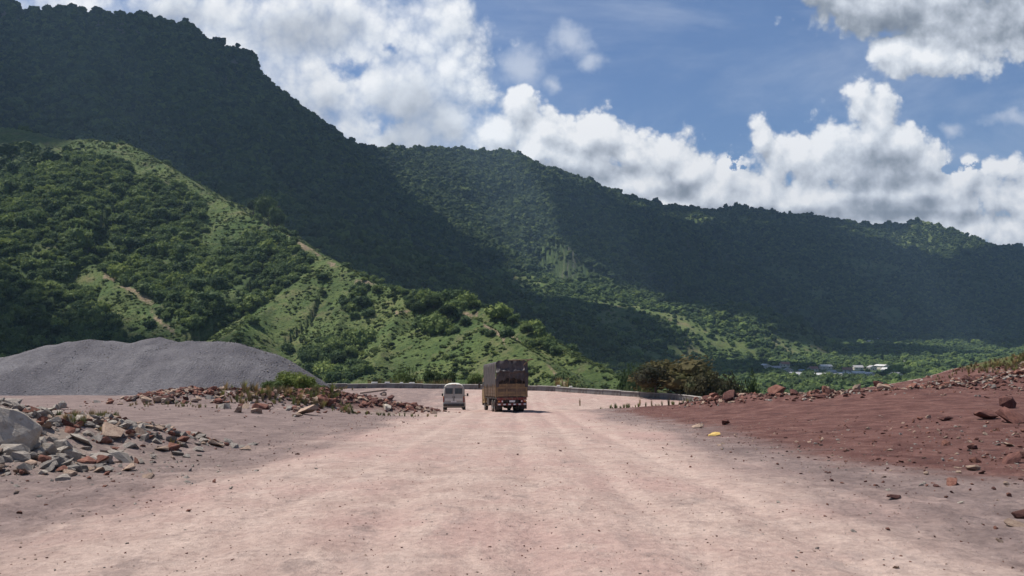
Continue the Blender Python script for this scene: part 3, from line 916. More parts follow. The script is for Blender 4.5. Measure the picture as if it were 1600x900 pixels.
def shade_cloud_bank():
    st = 22.0
    xs = np.arange(-5200, 3600, st); ys = np.arange(300, 6300, st)
    CX, CY = np.meshgrid(xs, ys)
    gz = np.zeros(CX.shape)
    tx, ty, tz = SUN
    for it in range(9):
        k = (CZ - gz) / tz
        PX, PY = CX - tx * k, CY - ty * k
        PYc = np.maximum(PY, 1)
        gz = 0.4 * gz + 0.6 * gsample(HZ, PX, PYc)
    px, py = topix(PX, np.maximum(PY, 1), gz)
    px = px + 24 * fbm(PX / 140, PY / 140, 4, 301); py = py + 16 * fbm(PX / 140, PY / 140, 4, 305)
    mask = np.zeros(CX.shape)
    for poly, lo, hi in SHADE:
        mask = np.maximum(mask, (inpoly(px, py, poly) & (PY > lo) & (PY < hi)) * 1.0)
    # gaps in the cloud let sun onto a few crests of the far ridge
    for gap in ([(1150, 416), (1195, 388), (1262, 372), (1300, 380), (1240, 402), (1180, 430)], [(1285, 478), (1345, 500), (1338, 514), (1278, 494)], [(930, 380), (960, 400), (1010, 440), (985, 440), (940, 405)], [(1395, 430), (1412, 410), (1440, 425), (1420, 470), (1405, 470)]):
        mask[inpoly(px, py, gap)] = 0.0
    for _ in range(3):
        mask[1:-1, 1:-1] = (mask[1:-1, 1:-1] * 2 + mask[:-2, 1:-1] + mask[2:, 1:-1] + mask[1:-1, :-2] + mask[1:-1, 2:]) / 6
    mask[0] = mask[-1] = 0; mask[:, 0] = mask[:, -1] = 0
    f = mask + 0.25 * fbm(CX / 120, CY / 120, 4, 311) * (mask > 0.02) * (mask < 0.98)
    dome = mask.copy()
    for _ in range(40):
        dome[1:-1, 1:-1] = (dome[:-2, 1:-1] + dome[2:, 1:-1] + dome[1:-1, :-2] + dome[1:-1, 2:]) / 4
    thick = np.clip(f - 0.5, 0, 1) * 2
    body = np.clip(thick * 1.2, 0, 1) ** 0.5 * (0.25 + dome)
    top = CZ + body * (420 + 260 * ridged(CX / 420, CY / 420, 5, 321))
    bot = CZ - body * (60 + 30 * fbm(CX / 260, CY / 260, 4, 331))
    ins = f > 0.5
    cell = ins[:-1, :-1] & ins[1:, :-1] & ins[:-1, 1:] & ins[1:, 1:]
    nx = len(xs); idx = np.arange(CX.size).reshape(CX.shape)
    q = np.stack([idx[:-1, :-1][cell], idx[:-1, 1:][cell], idx[1:, 1:][cell], idx[1:, :-1][cell]], -1)
    used, inv = np.unique(q, return_inverse=True)
    q = inv.reshape(q.shape); n = len(used)
    vx, vy = CX.ravel()[used], CY.ravel()[used]
    co = np.concatenate([np.stack([vx, vy, top.ravel()[used]], -1), np.stack([vx, vy, bot.ravel()[used]], -1)])
    edges = {}
    for a, b, c_, d in q.tolist():
        for e in ((a, b), (b, c_), (c_, d), (d, a)):
            k = (min(e), max(e))
            edges[k] = None if k in edges else e
    rim = [(e[0], e[0] + n, e[1] + n, e[1]) for e in edges.values() if e]
    faces = q.tolist() + (q[:, ::-1] + n).tolist() + rim
    me = bpy.data.meshes.new('cloud'); me.from_pydata(co.tolist(), [], faces); me.update()
    me.polygons.foreach_set('use_smooth', [True] * len(me.polygons))
    m, t = new_mat('cloud_vapour')
    set_in(t, color=(0.88, 0.89, 0.9), rough=1.0, spec=0.0)
    me.materials.append(m)
    o = link('shade_clouds', me)
    tag(o, 'unseen white cumulus bank shaped to shade the massif and far ridges', 'cloud', kind='stuff')
    return o


shade_cloud_bank()

# ------------------------------------------------------------------ scattering of uncountable growth
def scatter(name, pts, scl, protos, label, cat, tilt=0.12, pick=None):
    """one object of kind stuff: protos instanced on points with random turn"""
    n = len(pts)
    me = bpy.data.meshes.new(name)
    me.vertices.add(n); me.vertices.foreach_set('co', np.asarray(pts, np.float32).ravel())
    a = me.attributes.new('turn', 'FLOAT_VECTOR', 'POINT')
    rot = np.stack([rng.normal(0, tilt, n), rng.normal(0, tilt, n), rng.uniform(0, 6.283, n)], -1).astype(np.float32)
    a.data.foreach_set('vector', rot.ravel())
    s = me.attributes.new('size', 'FLOAT_VECTOR', 'POINT')
    scl = np.asarray(scl, np.float32)
    if scl.ndim == 1: scl = np.stack([scl * rng.uniform(0.85, 1.2, n), scl * rng.uniform(0.85, 1.2, n), scl * rng.uniform(0.8, 1.2, n)], -1)
    s.data.foreach_set('vector', scl.astype(np.float32).ravel())
    p = me.attributes.new('pick', 'INT', 'POINT')
    p.data.foreach_set('value', (rng.integers(0, len(protos), n) if pick is None else pick).astype(np.int32))
    col = bpy.data.collections.new(name + '_kinds')
    for pm in protos:
        col.objects.link(bpy.data.objects.new(pm.name + '_kind', pm))
    ng = bpy.data.node_groups.new(name + '_scatter', 'GeometryNodeTree')
    ng.interface.new_socket('Geometry', in_out='INPUT', socket_type='NodeSocketGeometry')
    ng.interface.new_socket('Geometry', in_out='OUTPUT', socket_type='NodeSocketGeometry')
    N = ng.nodes.new; L = ng.links.new
    gi = N('NodeGroupInput'); go = N('NodeGroupOutput')
    ip = N('GeometryNodeInstanceOnPoints'); ci = N('GeometryNodeCollectionInfo')
    ci.inputs['Collection'].default_value = col; ci.inputs['Separate Children'].default_value = True; ci.inputs['Reset Children'].default_value = True
    ip.inputs['Pick Instance'].default_value = True

    def na(nm, ty):
        q = N('GeometryNodeInputNamedAttribute'); q.data_type = ty; q.inputs[0].default_value = nm; return q.outputs[0]
    e2r = N('FunctionNodeEulerToRotation'); L(na('turn', 'FLOAT_VECTOR'), e2r.inputs[0])
    L(gi.outputs[0], ip.inputs['Points']); L(ci.outputs[0], ip.inputs['Instance']); L(na('pick', 'INT'), ip.inputs['Instance Index'])
    L(e2r.outputs[0], ip.inputs['Rotation']); L(na('size', 'FLOAT_VECTOR'), ip.inputs['Scale'])
    L(ip.outputs[0], go.inputs[0])
    o = link(name, me)
    md = o.modifiers.new('scatter', 'NODES'); md.node_group = ng
    return tag(o, label, cat, kind='stuff')


def crown_mesh(name, seed, mat, leaves=420, size=0.11, core=True, squash=0.85, lobes=9):
    """unit-radius crown: leaf faces spread over lumpy clumps, with a lumpy heart that keeps it from being see-through"""
    r = random.Random(seed); mb = MB()
    cl = []
    for i in range(lobes):
        a = r.uniform(0, 6.283); e = r.uniform(-0.35, 1.0)
        q = Vector((math.cos(a) * math.cos(e), math.sin(a) * math.cos(e), math.sin(e) * squash)) * r.uniform(0.40, 0.66)
        cl.append((q, r.uniform(0.30, 0.50)))
    cl.append((Vector((0, 0, 0.1)), 0.55))
    if core:
        for q, rad in cl:
            bm = bmesh.new(); bmesh.ops.create_icosphere(bm, subdivisions=2, radius=rad * 0.70)
            off = Vector((r.random() * 9, r.random() * 9, r.random() * 9))
            for v in bm.verts:
                v.co *= 1 + 0.35 * mnoise.noise(v.co * 5 / rad * 0.5 + off)
                v.co += q
            mb.add([v.co.copy() for v in bm.verts], [[v.index for v in f.verts] for f in bm.faces], mat); bm.free()
    for i in range(leaves):
        q, rad = cl[r.randrange(len(cl))]
        d = Vector((r.gauss(0, 1), r.gauss(0, 1), r.gauss(0, 1))).normalized()
        p = q + d * rad * r.uniform(0.75, 1.18)
        u = Vector((r.gauss(0, 1), r.gauss(0, 1), r.gauss(0, 1))).normalized()
        w = (d * 0.6 + u).normalized(); a = w.orthogonal().normalized(); b = w.cross(a)
        s = size * r.uniform(0.6, 1.3)
        mb.add([p - a * s, p - b * s * 0.55, p + a * s, p + b * s * 0.55], [(0, 1, 2, 3)], mat)
    return mb.mesh(name)


def blob_tree(name, seed, mat):
    """distant broadleaf tree: lumpy crown over a short stem"""
    r = random.Random(seed); bm = bmesh.new()
    bmesh.ops.create_icosphere(bm, subdivisions=3, radius=1.0)
    off = Vector((r.random() * 9, r.random() * 9, r.random() * 9))
    for v in bm.verts:
        k = 1 + 0.55 * mnoise.noise(v.co * 1.7 + off) + 0.30 * mnoise.noise(v.co * 4.1 + off)
        v.co *= k
        v.co.z = v.co.z * 0.9 + 0.75
    me = bpy.data.meshes.new(name); bm.to_mesh(me); bm.free(); me.materials.append(mat)
    return me


M_VALLEY_LIT = leaf_mat('lit_valley_leaves', (0.075, 0.118, 0.040), (0.110, 0.155, 0.055), (0.150, 0.185, 0.072))  # brighter leaf copy, sunlight on the valley put into the colour
FARTREES = [blob_tree('far_tree', 10 + i, M_LEAF) for i in range(4)]
VALTREES = [blob_tree('valley_tree', 40 + i, M_VALLEY_LIT) for i in range(3)]
NEARTREES = [crown_mesh('slope_tree', 20 + i, M_WOODL if i % 2 else M_WOODD, 380, 0.13) for i in range(4)]
SHRUBS = [crown_mesh('slope_shrub', 30 + i, M_SHRUB, 160, 0.22, True, 0.8, 5) for i in range(3)]


def candidates(n, r0, r1, a0=-37, a1=37):
    th = np.radians(rng.uniform(a0, a1, n)); r = np.sqrt(rng.uniform(r0 * r0, r1 * r1, n))
    X = np.sin(th) * r; Y = np.cos(th) * r
    Z = gsample(HZ, X, Y)
    vis = (Z + 14 - EYE) / r >= gsample(HORZ, X, Y) - 0.004
    return X[vis], Y[vis], Z[vis]


VILLAGE_CLEAR = lambda X, Y, Z: (lambda p: (p[0] > 1180) & (p[0] < 1420) & (p[1] > 566) & (Y > 550) & (Y < 1500))(topix(X, Y, Z))
# far forest
X, Y, Z = candidates(680000, 950, 4600)
wv = gsample(wood, X, Y)
k = (rng.random(len(X)) < np.clip(wv * 1.05, 0, 1) ** 1.25) & ~VILLAGE_CLEAR(X, Y, Z)
X, Y, Z = X[k], Y[k], Z[k]
sz = rng.gamma(3.0, 1, len(X)) / 3.0 * 3.1 + 1.1
sz = sz * (0.75 + 0.3 * gsample(wood, X, Y))
print('far trees', len(X))
ppx, ppy = topix(X, Y, Z)
inval = inpoly(ppx + 25 * fbm(X / 90, Y / 90, 3, 501), ppy, [(700, 425), (860, 425), (960, 455), (1110, 500), (1280, 530), (1500, 535), (1640, 560), (1640, 640), (850, 640), (860, 540), (1040, 560)])
sz = np.where(inval, sz * 0.72, sz)
pk = np.where(inval & (rng.random(len(X)) < 0.8), 4 + rng.integers(0, 3, len(X)), rng.integers(0, 4, len(X)))
scatter('forest', np.stack([X, Y, Z - 0.6], -1), sz, FARTREES + VALTREES, 'dense dark green forest covering the massif and the far ridges', 'forest', 0.1, pick=pk)

# wood on the near spur
X, Y, Z = candidates(130000, 200, 1000)
wv = gsample(wood, X, Y)
k = rng.random(len(X)) < np.clip(wv, 0, 1) ** 1.3 * 0.55
X, Y, Z = X[k], Y[k], Z[k]
sz = (rng.gamma(2.6, 1, len(X)) / 2.6 * 2.3 + 0.8)
print('near trees', len(X))
scatter('woodland', np.stack([X, Y, Z + 0.35 * sz], -1), sz, NEARTREES, 'green woodland and thicket in the gullies of the near spur', 'woodland', 0.1)

X, Y, Z = candidates(260000, 140, 1000)
wv = gsample(wood, X, Y); bv = gsample(bare, X, Y)
cl = perlin(X / 26, Y / 26, 401) + 0.5 * perlin(X / 9, Y / 9, 402)
k = (rng.random(len(X)) < np.clip(0.35 + 1.0 * cl, 0.10, 0.95)) & (wv < 0.6) & (bv < 0.5)
X, Y, Z = X[k], Y[k], Z[k]
sz = rng.gamma(2, 1, len(X)) / 2 * 0.50 + 0.22
sz = np.stack([sz * rng.uniform(.8, 1.6, len(X)), sz * rng.uniform(.8, 1.6, len(X)), sz * rng.uniform(.5, 1.0, len(X))], -1)
print('shrubs', len(X))
scatter('scrub', np.stack([X, Y, Z + 0.1 * sz[:, 2]], -1), sz, SHRUBS, 'low scrub and tall grass over the lit near hillside', 'scrub', 0.1)

# ------------------------------------------------------------------ air
zt = float(HZ.max()) + 40
hb = MB()
hm = bpy.data.materials.new('thin_air'); hm.use_nodes = True
hm.node_tree.nodes.clear()
_t = NT(hm.node_tree)
pv = _t.node('ShaderNodeVolumePrincipled'); pv.inputs['Density'].default_value = HAZE_DENSITY
pv.inputs['Color'].default_value = (0.48, 0.70, 1.0, 1); pv.inputs['Anisotropy'].default_value = 0.15
_o = _t.node('ShaderNodeOutputMaterial'); _t.l.new(pv.outputs[0], _o.inputs['Volume'])
zb = min(float(HZ.min()), float(GZ.min())) - 1.5
hb.box((0, 0, (zt + zb) / 2), (12000, 12000, zt - zb), hm)
haze = hb.build('haze'); tag(haze, 'thin bluish haze filling the valley', 'haze', kind='stuff')

# ------------------------------------------------------------------ rocks
def rock_mesh(name, seed, mat, n=16, flat=0.75, sub=False):
    r = random.Random(seed); bm = bmesh.new()
    for i in range(n):
        d = Vector((r.gauss(0, 1), r.gauss(0, 1), r.gauss(0, 1))).normalized()
        k = r.uniform(0.78, 1.0)
        p = Vector((d.x, d.y * r.uniform(0.75, 1), d.z * flat)) * k
        m_ = max(abs(p.x), abs(p.y), abs(p.z))
        p = p * (0.55 + 0.45 * (0.8 / max(m_, .3)))      # push towards a blocky form
        bm.verts.new(p)
    res = bmesh.ops.convex_hull(bm, input=list(bm.verts))
    bmesh.ops.delete(bm, geom=[v for v in bm.verts if not v.link_faces], context='VERTS')
    if sub:
        bmesh.ops.bevel(bm, geom=list(bm.edges), offset=0.05, segments=1, affect='EDGES')
        bmesh.ops.triangulate(bm, faces=list(bm.faces))
        bmesh.ops.subdivide_edges(bm, edges=list(bm.edges), cuts=2, use_grid_fill=True)
        for v in bm.verts:
            v.co += v.co.normalized() * 0.06 * mnoise.noise(v.co * 2.6 + Vector((seed, 0, 0))) + v.co.normalized() * 0.02 * mnoise.noise(v.co * 9)
    bmesh.ops.recalc_face_normals(bm, faces=bm.faces)
    me = bpy.data.meshes.new(name); bm.to_mesh(me); bm.free(); me.materials.append(mat)
    return me


ROCKS = {k: [rock_mesh('rock', 100 + 11 * j + i, m, random.Random(i + j).randint(13, 22), random.Random(i * 3 + j).uniform(0.45, 0.9)) for i in range(6)]
         for j, (k, m) in enumerate(dict(pale=M_PALEROCK, grey=M_GREYROCK, tan=M_TANROCK, red=M_REDROCK, dark=M_DARKROCK, yellow=M_YELROCK).items())}
rr_ = random.Random(5)


def put_rock(kind, x, y, s, label, group=None, sx=1.0, sz=1.0, sink=0.25, tilt=0.4, me=None, rz=None, lift=0.0):
    z = ground_at(x, y)
    o = link('rock', me or rr_.choice(ROCKS[kind]))
    o.scale = (s * sx, s, s * sz)
    o.rotation_euler = (rr_.gauss(0, tilt), rr_.gauss(0, tilt), rr_.uniform(0, 6.28) if rz is None else rz)
    o.location = (x, y, z + s * sz * (0.75 - sink) * 0.75 + lift)
    return tag(o, label, 'rock', group)


def gpix(px, py, lo=6.0, hi=118.0):
    """point of the ground sheet seen at a pixel of the photograph"""
    ys = np.exp(np.linspace(math.log(lo), math.log(hi), 1500)); xs = (px - 800) / F * ys
    z = near_height(xs, ys, fine=False); line = EYE - (py - HOR) / F * ys
    k = int(np.argmax(z >= line))
    if z[k] < line[k]: k = int(np.argmin(np.abs(z - line)))
    return float(xs[k]), float(ys[k])


KW = dict(pale='pale', grey='grey', tan='tan', red='red', dark='dark')


def describe(kind, s, smin, smax, sx, sz, px, py, zones, rows):
    """label from look and place"""
    q = (s - smin) / (smax - smin)
    size = 'tiny' if q < .10 else 'small' if q < .25 else 'middling' if q < .5 else 'big' if q < .75 else 'very big'
    form = 'flat slab' if sz < .62 else 'long wedge' if sx > 1.4 else 'block' if sx < 1.1 else 'angular lump' if sz < .85 else 'upright lump'
    zone = next((z for lim, z in zones if px < lim), zones[-1][1])
    row = next((z for lim, z in rows if py < lim), rows[-1][1])
    return '%s %s %s %s, %s' % (size, KW[kind], form, row, zone)


def cluster(n, spots, kinds, smin, smax, label, group, power=2.2, zones=None, rows=None, **kw):
    """spots: list of (px, py, spread x, spread y in metres, weight)"""
    out = 0
    while out < n:
        px, py, sx, sy, w = rr_.choices(spots, [s[4] for s in spots])[0]
        x, y = gpix(px, py)
        x += rr_.gauss(0, sx); y += rr_.gauss(0, sy)
        s = smin + (smax - smin) * rr_.random() ** power
        kd = rr_.choice(kinds); sx_, sz_ = rr_.uniform(0.9, 1.6), rr_.uniform(0.5, 1.0)
        p_ = topix(x, y, ground_at(x, y))
        lab = describe(kd, s, smin, smax, sx_, sz_, p_[0], p_[1], zones, rows)
        put_rock(kd, x, y, s, lab, group, sx=sx_, sz=sz_, **kw)
        out += 1


# left rubble heap of pale quarry stone
BOULD = rock_mesh('boulder', 77, M_BOULDER, 12, 0.95, True)
bx_, by_ = gpix(8, 708)
b = link('boulder', BOULD); b.scale = (0.86, 0.60, 0.68); b.rotation_euler = (0.2, 0.55, 0.4); b.location = (bx_ - 0.25, by_ + 0.45, ground_at(bx_, by_ + .4) + 0.42)
tag(b, 'largest pale boulder at the left edge of the rubble heap', 'boulder')
cluster(84, [(20, 640, .5, .6, 1.0), (60, 640, .6, .7, 1.2), (100, 660, .7, .7, 1.2), (150, 672, .6, .6, 1), (185, 672, .35, .4, .4), (60, 700, .7, .6, 1.2), (110, 715, .6, .5, .9), (30, 735, .5, .4, .6), (20, 612, .7, .8, .8)],
        ['pale', 'pale', 'grey', 'pale', 'grey', 'pale'], 0.06, 0.33, 'pale broken stone in the rubble heap at the left roadside', 'stones of the left rubble heap', power=1.9,
        zones=[(45, "beside the great boulder"), (90, "right of the great boulder"), (140, "in mid heap"), (185, "near the heap's right end"), (9999, "at the heap's right tip")],
        rows=[(628, 'high at the back'), (655, 'in the upper rows'), (685, 'half way down'), (712, 'in the lower rows'), (9999, 'at the very front')])
x, y = gpix(128, 692); put_rock('pale', x, y, 0.27, 'bright elongated pale block low on the left rubble heap', sx=1.8, sz=.6, rz=-0.5)
x, y = gpix(98, 640); put_rock('pale', x, y, 0.24, 'lone pinkish stone perched on top of the left rubble heap', sink=-0.5, sz=1.1)
x, y = gpix(178, 682); put_rock('tan', x, y, 0.42, 'flat tan slab with a dark underside at the right end of the left rubble heap', sx=1.7, sz=.45, sink=0)
# mixed row in front of the gravel heap
cluster(48, [(265, 628, 1.2, .4, 1), (310, 626, 1.2, .4, 1.2), (345, 630, 1, .4, 1), (390, 645, 1.4, .4, 1), (425, 640, 1.2, .5, 1.2), (450, 650, 1, .3, .8), (480, 643, .8, .4, .8)],
        ['red', 'tan', 'pale', 'tan', 'red', 'dark'], 0.12, 0.48, 'reddish or tan stone in the low row before the grey gravel heap', 'stones of the row before the gravel heap',
        zones=[(280, "left end of the gravel heap row"), (325, "left of the pale flat boulder"), (370, "behind the pale flat boulder"), (430, "among weeds before the gravel heap"), (465, "below the bushes by the gravel"), (9999, 'by the big square tan block')],
        rows=[(626, 'at the back'), (636, 'in the middle'), (646, 'near the front'), (9999, 'at the front')])
x, y = gpix(480, 648); put_rock('tan', x, y, 0.62, 'big square tan block at the end of the row before the gravel heap', sx=1.3, sz=.75, sink=0)
x, y = gpix(352, 638); put_rock('pale', x, y, 0.5, 'pale flat boulder in front of the left row of red stones', sx=1.5, sz=.6)
# dark red heap beside the road
cluster(62, [(520, 622, 1, .5, 1), (545, 618, 1, .5, 1.2), (575, 620, 1, .6, 1.3), (600, 625, .8, .5, 1), (560, 632, 1.2, .4, 1), (520, 636, 1, .3, .8), (630, 635, .6, .4, .7), (645, 640, .4, .3, .5)],
        ['red', 'dark', 'red', 'red', 'tan'], 0.12, 0.46, 'red laterite lump on the heap left of the minibus', 'lumps of the red heap left of the minibus',
        zones=[(515, "left foot of the red heap"), (545, 'left of the red heap crest'), (575, "middle of the red heap"), (602, "below the red heap's dark clod"), (630, "beside the red heap's dark clod"), (9999, "red heap's tail beside the minibus")],
        rows=[(612, 'on the crest'), (622, 'on the upper face'), (632, 'on the middle face'), (642, 'on the lower face'), (9999, 'on the ground in front')])
x, y = gpix(612, 626); put_rock('dark', x, y, 0.72, 'big dark clod at the right shoulder of the red heap', sz=.8, sink=0.1)
x, y = gpix(605, 640); put_rock('pale', x, y, 0.42, 'white stone at the foot of the red heap', sx=1.2)
# right-hand berm of red rubble
bs = []
for i in range(26):
    px = 1050 + i * 22
    x0, y0 = np.interp(px, [1050, 1130, 1200, 1300, 1400, 1500, 1620], [13.4, 14.6, 17.2, 20.0, 23.5, 27.5, 32]), np.interp(px, [1050, 1130, 1200, 1300, 1400, 1500, 1620], [60, 58, 54.5, 50.6, 49, 49.5, 50])
    bs.append((x0, y0))
for i in range(104):
    x0, y0 = rr_.choice(bs)
    x0 += rr_.gauss(0, .4); y0 += rr_.gauss(0, .55)
    kd = rr_.choice(['red', 'dark', 'red', 'tan', 'dark']); s_ = 0.10 + 0.32 * rr_.random() ** 1.8; sx_, sz_ = rr_.uniform(.9, 1.5), rr_.uniform(.5, 1.0)
    p_ = topix(x0, y0, ground_at(x0, y0))
    lab = describe(kd, s_, .10, .42, sx_, sz_, p_[0], p_[1] - p_[0] * -.02,
                   [(1120, "right berm beside the guard wall"), (1180, "right berm by its dark upright lump"), (1240, "right berm below the village's left end"), (1310, "right berm below the village middle"), (1380, "berm below the village's right end"),
                    (1450, "right berm past its dark angular lump"), (1520, "right berm above open red ground"), (9999, "right berm at the view's edge")],
                   [(626, 'on the far side'), (633, 'on the crest'), (640, 'on the near face'), (9999, 'at the foot')])
    put_rock(kd, x0, y0, s_, lab, 'lumps of the right hand rubble berm', sx=sx_, sz=sz_)
for px, py, s, kd, lab in ((1140, 626, .62, 'dark', 'dark upright lump at the near end of the right berm, by the guard wall'), (1213, 612, .55, 'red', 'bulky red lump where the right berm meets the view of the village'),
                           (1372, 604, .40, 'dark', 'dark angular lump in the middle of the right berm'), (1290, 606, .36, 'tan', 'pinkish slab lying across the right berm')):
    x, y = gpix(px, py); put_rock(kd, x, y, s, lab, sx=1.3, sz=.9, sink=0.05)
# dark blocks at the right edge
for px, py, s, sx, sz, kd, lab in (
        (1574, 638, .42, .95, 1.15, 'dark', 'dark square block perched highest of the blocks at the right edge'),
        (1541, 655, .44, 1.3, .8, 'dark', 'dark block leftmost in the cluster at the right edge'),
        (1584, 660, .52, 1.5, .85, 'dark', 'long dark block under the perched one at the right edge'),
        (1478, 657, .24, 1.6, .7, 'dark', 'dark lump left of the block cluster on the red slope'),
        (1520, 702, .15, 1.5, .8, 'dark', 'small dark stone in the middle of the right hand scree'),
        (1580, 724, .25, 1.9, .65, 'dark', 'tilted dark slab low in the right hand scree'),
        (1578, 697, .17, 2.3, .4, 'tan', 'thin pale slab in the right hand scree'),
        (1520, 735, .16, 1.3, .8, 'tan', 'pinkish stone left of the tilted dark slab'),
        (1395, 779, .125, 1.8, .65, 'dark', 'lone brick sized dark stone on the grey strip right of the road'),
        (1388, 769, .06, 1.0, .8, 'pale', 'small pale stone just behind the lone dark stone'),
        (1597, 810, .16, 1.4, .8, 'dark', 'dark stone cut by the right edge of the view'),
        (1588, 822, .12, 1.8, .5, 'tan', 'pinkish flat stone before the dark stone at the right edge'),
        (1134, 664, .26, 1.3, 1.0, 'dark', 'dark red clod behind the yellow stone'),
        (1090, 669, .25, 1.6, .75, 'tan', 'tan stone left of the yellow stone'),
        (1113, 681, .20, 2.0, .50, 'yellow', 'yellow painted flat stone lying right of the road')):
    x, y = gpix(px, py)
    put_rock(kd, x, y, s, lab, sx=sx, sz=sz, sink=0.15, tilt=0.2, rz=0.15 if kd == 'yellow' else None)
cluster(36, [(1480, 700, 1.2, .8, 1), (1530, 720, 1, .8, 1.2), (1570, 745, .7, .7, 1), (1450, 655, 1.5, .6, .7), (1560, 680, .8, .6, 1), (1500, 750, .9, .7, .7), (1590, 770, .4, .6, .6)],
        ['red', 'tan', 'dark', 'red'], 0.04, 0.17, 'small red stone of the scree spread at the right edge', 'stones of the right hand scree', power=2,
        zones=[(1450, "left fringe of the right scree"), (1500, "left of the scree's dark stone"), (1540, "around the scree's dark stone"), (1575, 'left of the tilted dark slab'), (9999, 'by the right edge of the view')],
        rows=[(665, "level with the dark blocks"), (690, "below the dark blocks"), (715, 'half way down the slope'), (745, 'low on the slope'), (9999, 'at the bottom')])
# uncountable small stones, clods and pebbles
peb = []; psz = []; ppk = []
SM = [rock_mesh('pebble', 300 + i, m, 12, 0.7) for i, m in enumerate((M_PALEROCK, M_GREYROCK, M_TANROCK, M_REDROCK, M_DARKROCK, M_TANROCK, M_REDROCK, M_GREYROCK))]


def strew(n, cx, cy, sx, sy, s0, s1, picks, power=3.0):
    x = rng.normal(cx, sx, n); y = rng.normal(cy, sy, n)
    add_peb(x, y, s0, s1, picks, power)


def add_peb(x, y, s0, s1, picks, power=3.0):
    k = (y > 3) & (y < 112)
    x, y = x[k], y[k]
    z = near_height(x, y)
    s = s0 + (s1 - s0) * rng.random(len(x)) ** power
    peb.append(np.stack([x, y, z + 0.15 * s], -1)); psz.append(s); ppk.append(rng.choice(picks, len(x)))


for (cx, cy, rx, ry, h) in PILE:
    pal = [0, 0, 2, 0, 1] if cy < 30 else ([3, 4, 3, 2, 5] if cx > -17 else [3, 2, 5, 0, 4])
    strew(int(420 * (rx * ry) ** 0.6 / 3), cx, cy, rx * .5, ry * .5, 0.03, 0.26 if cy < 30 else 0.32, pal, 2.2)
bsx = np.array([q[0] for q in bs]); bsy = np.array([q[1] for q in bs])
t_ = rng.uniform(0, 25, 1500)
add_peb(np.interp(t_, range(26), bsx) + rng.normal(0, .9, 1500), np.interp(t_, range(26), bsy) + rng.normal(0, .9, 1500), 0.03, 0.22, [3, 4, 3, 2, 6], 2.0)
strew(1800, 15.5, 22, 3.6, 6.5, 0.012, 0.09, [3, 4, 2, 6], 2.5)
strew(500, 9.5, 26, 3.5, 8, 0.01, 0.06, [3, 2, 6, 1], 3)
strew(700, 30.5, 49, 3.2, 3.6, 0.03, 0.20, [3, 4, 2, 6], 2.5)
x = rng.uniform(-12, 12, 14000); y = 5 + 45 * rng.random(14000) ** 2.0
add_peb(x, y, 0.005, 0.022, [0, 2, 5, 0, 2, 1], 3.0)
x = np.concatenate([rng.normal(8.4, 1.8, 1500), rng.normal(-8.2, 1.6, 1200)]); y = rng.uniform(6, 66, 2700)
add_peb(x, y, 0.008, 0.055, [1, 2, 7, 2, 3], 3.5)
strew(500, -11.5, 18.5, 2.4, 2.0, 0.01, 0.09, [0, 0, 2], 2.5)
strew(160, -19, 47, 7, 4, 0.03, 0.12, [0, 2, 3], 2.5)
P_ = np.concatenate(peb); s_ = np.concatenate(psz); k_ = np.concatenate(ppk)
scatter('loose_stones', P_, np.stack([s_ * rng.uniform(.8, 1.6, len(s_)), s_, s_ * rng.uniform(.5, .9, len(s_))], -1), SM, 'countless loose stones, clods and pebbles strewn over the dirt', 'stones', 0.4, pick=k_)

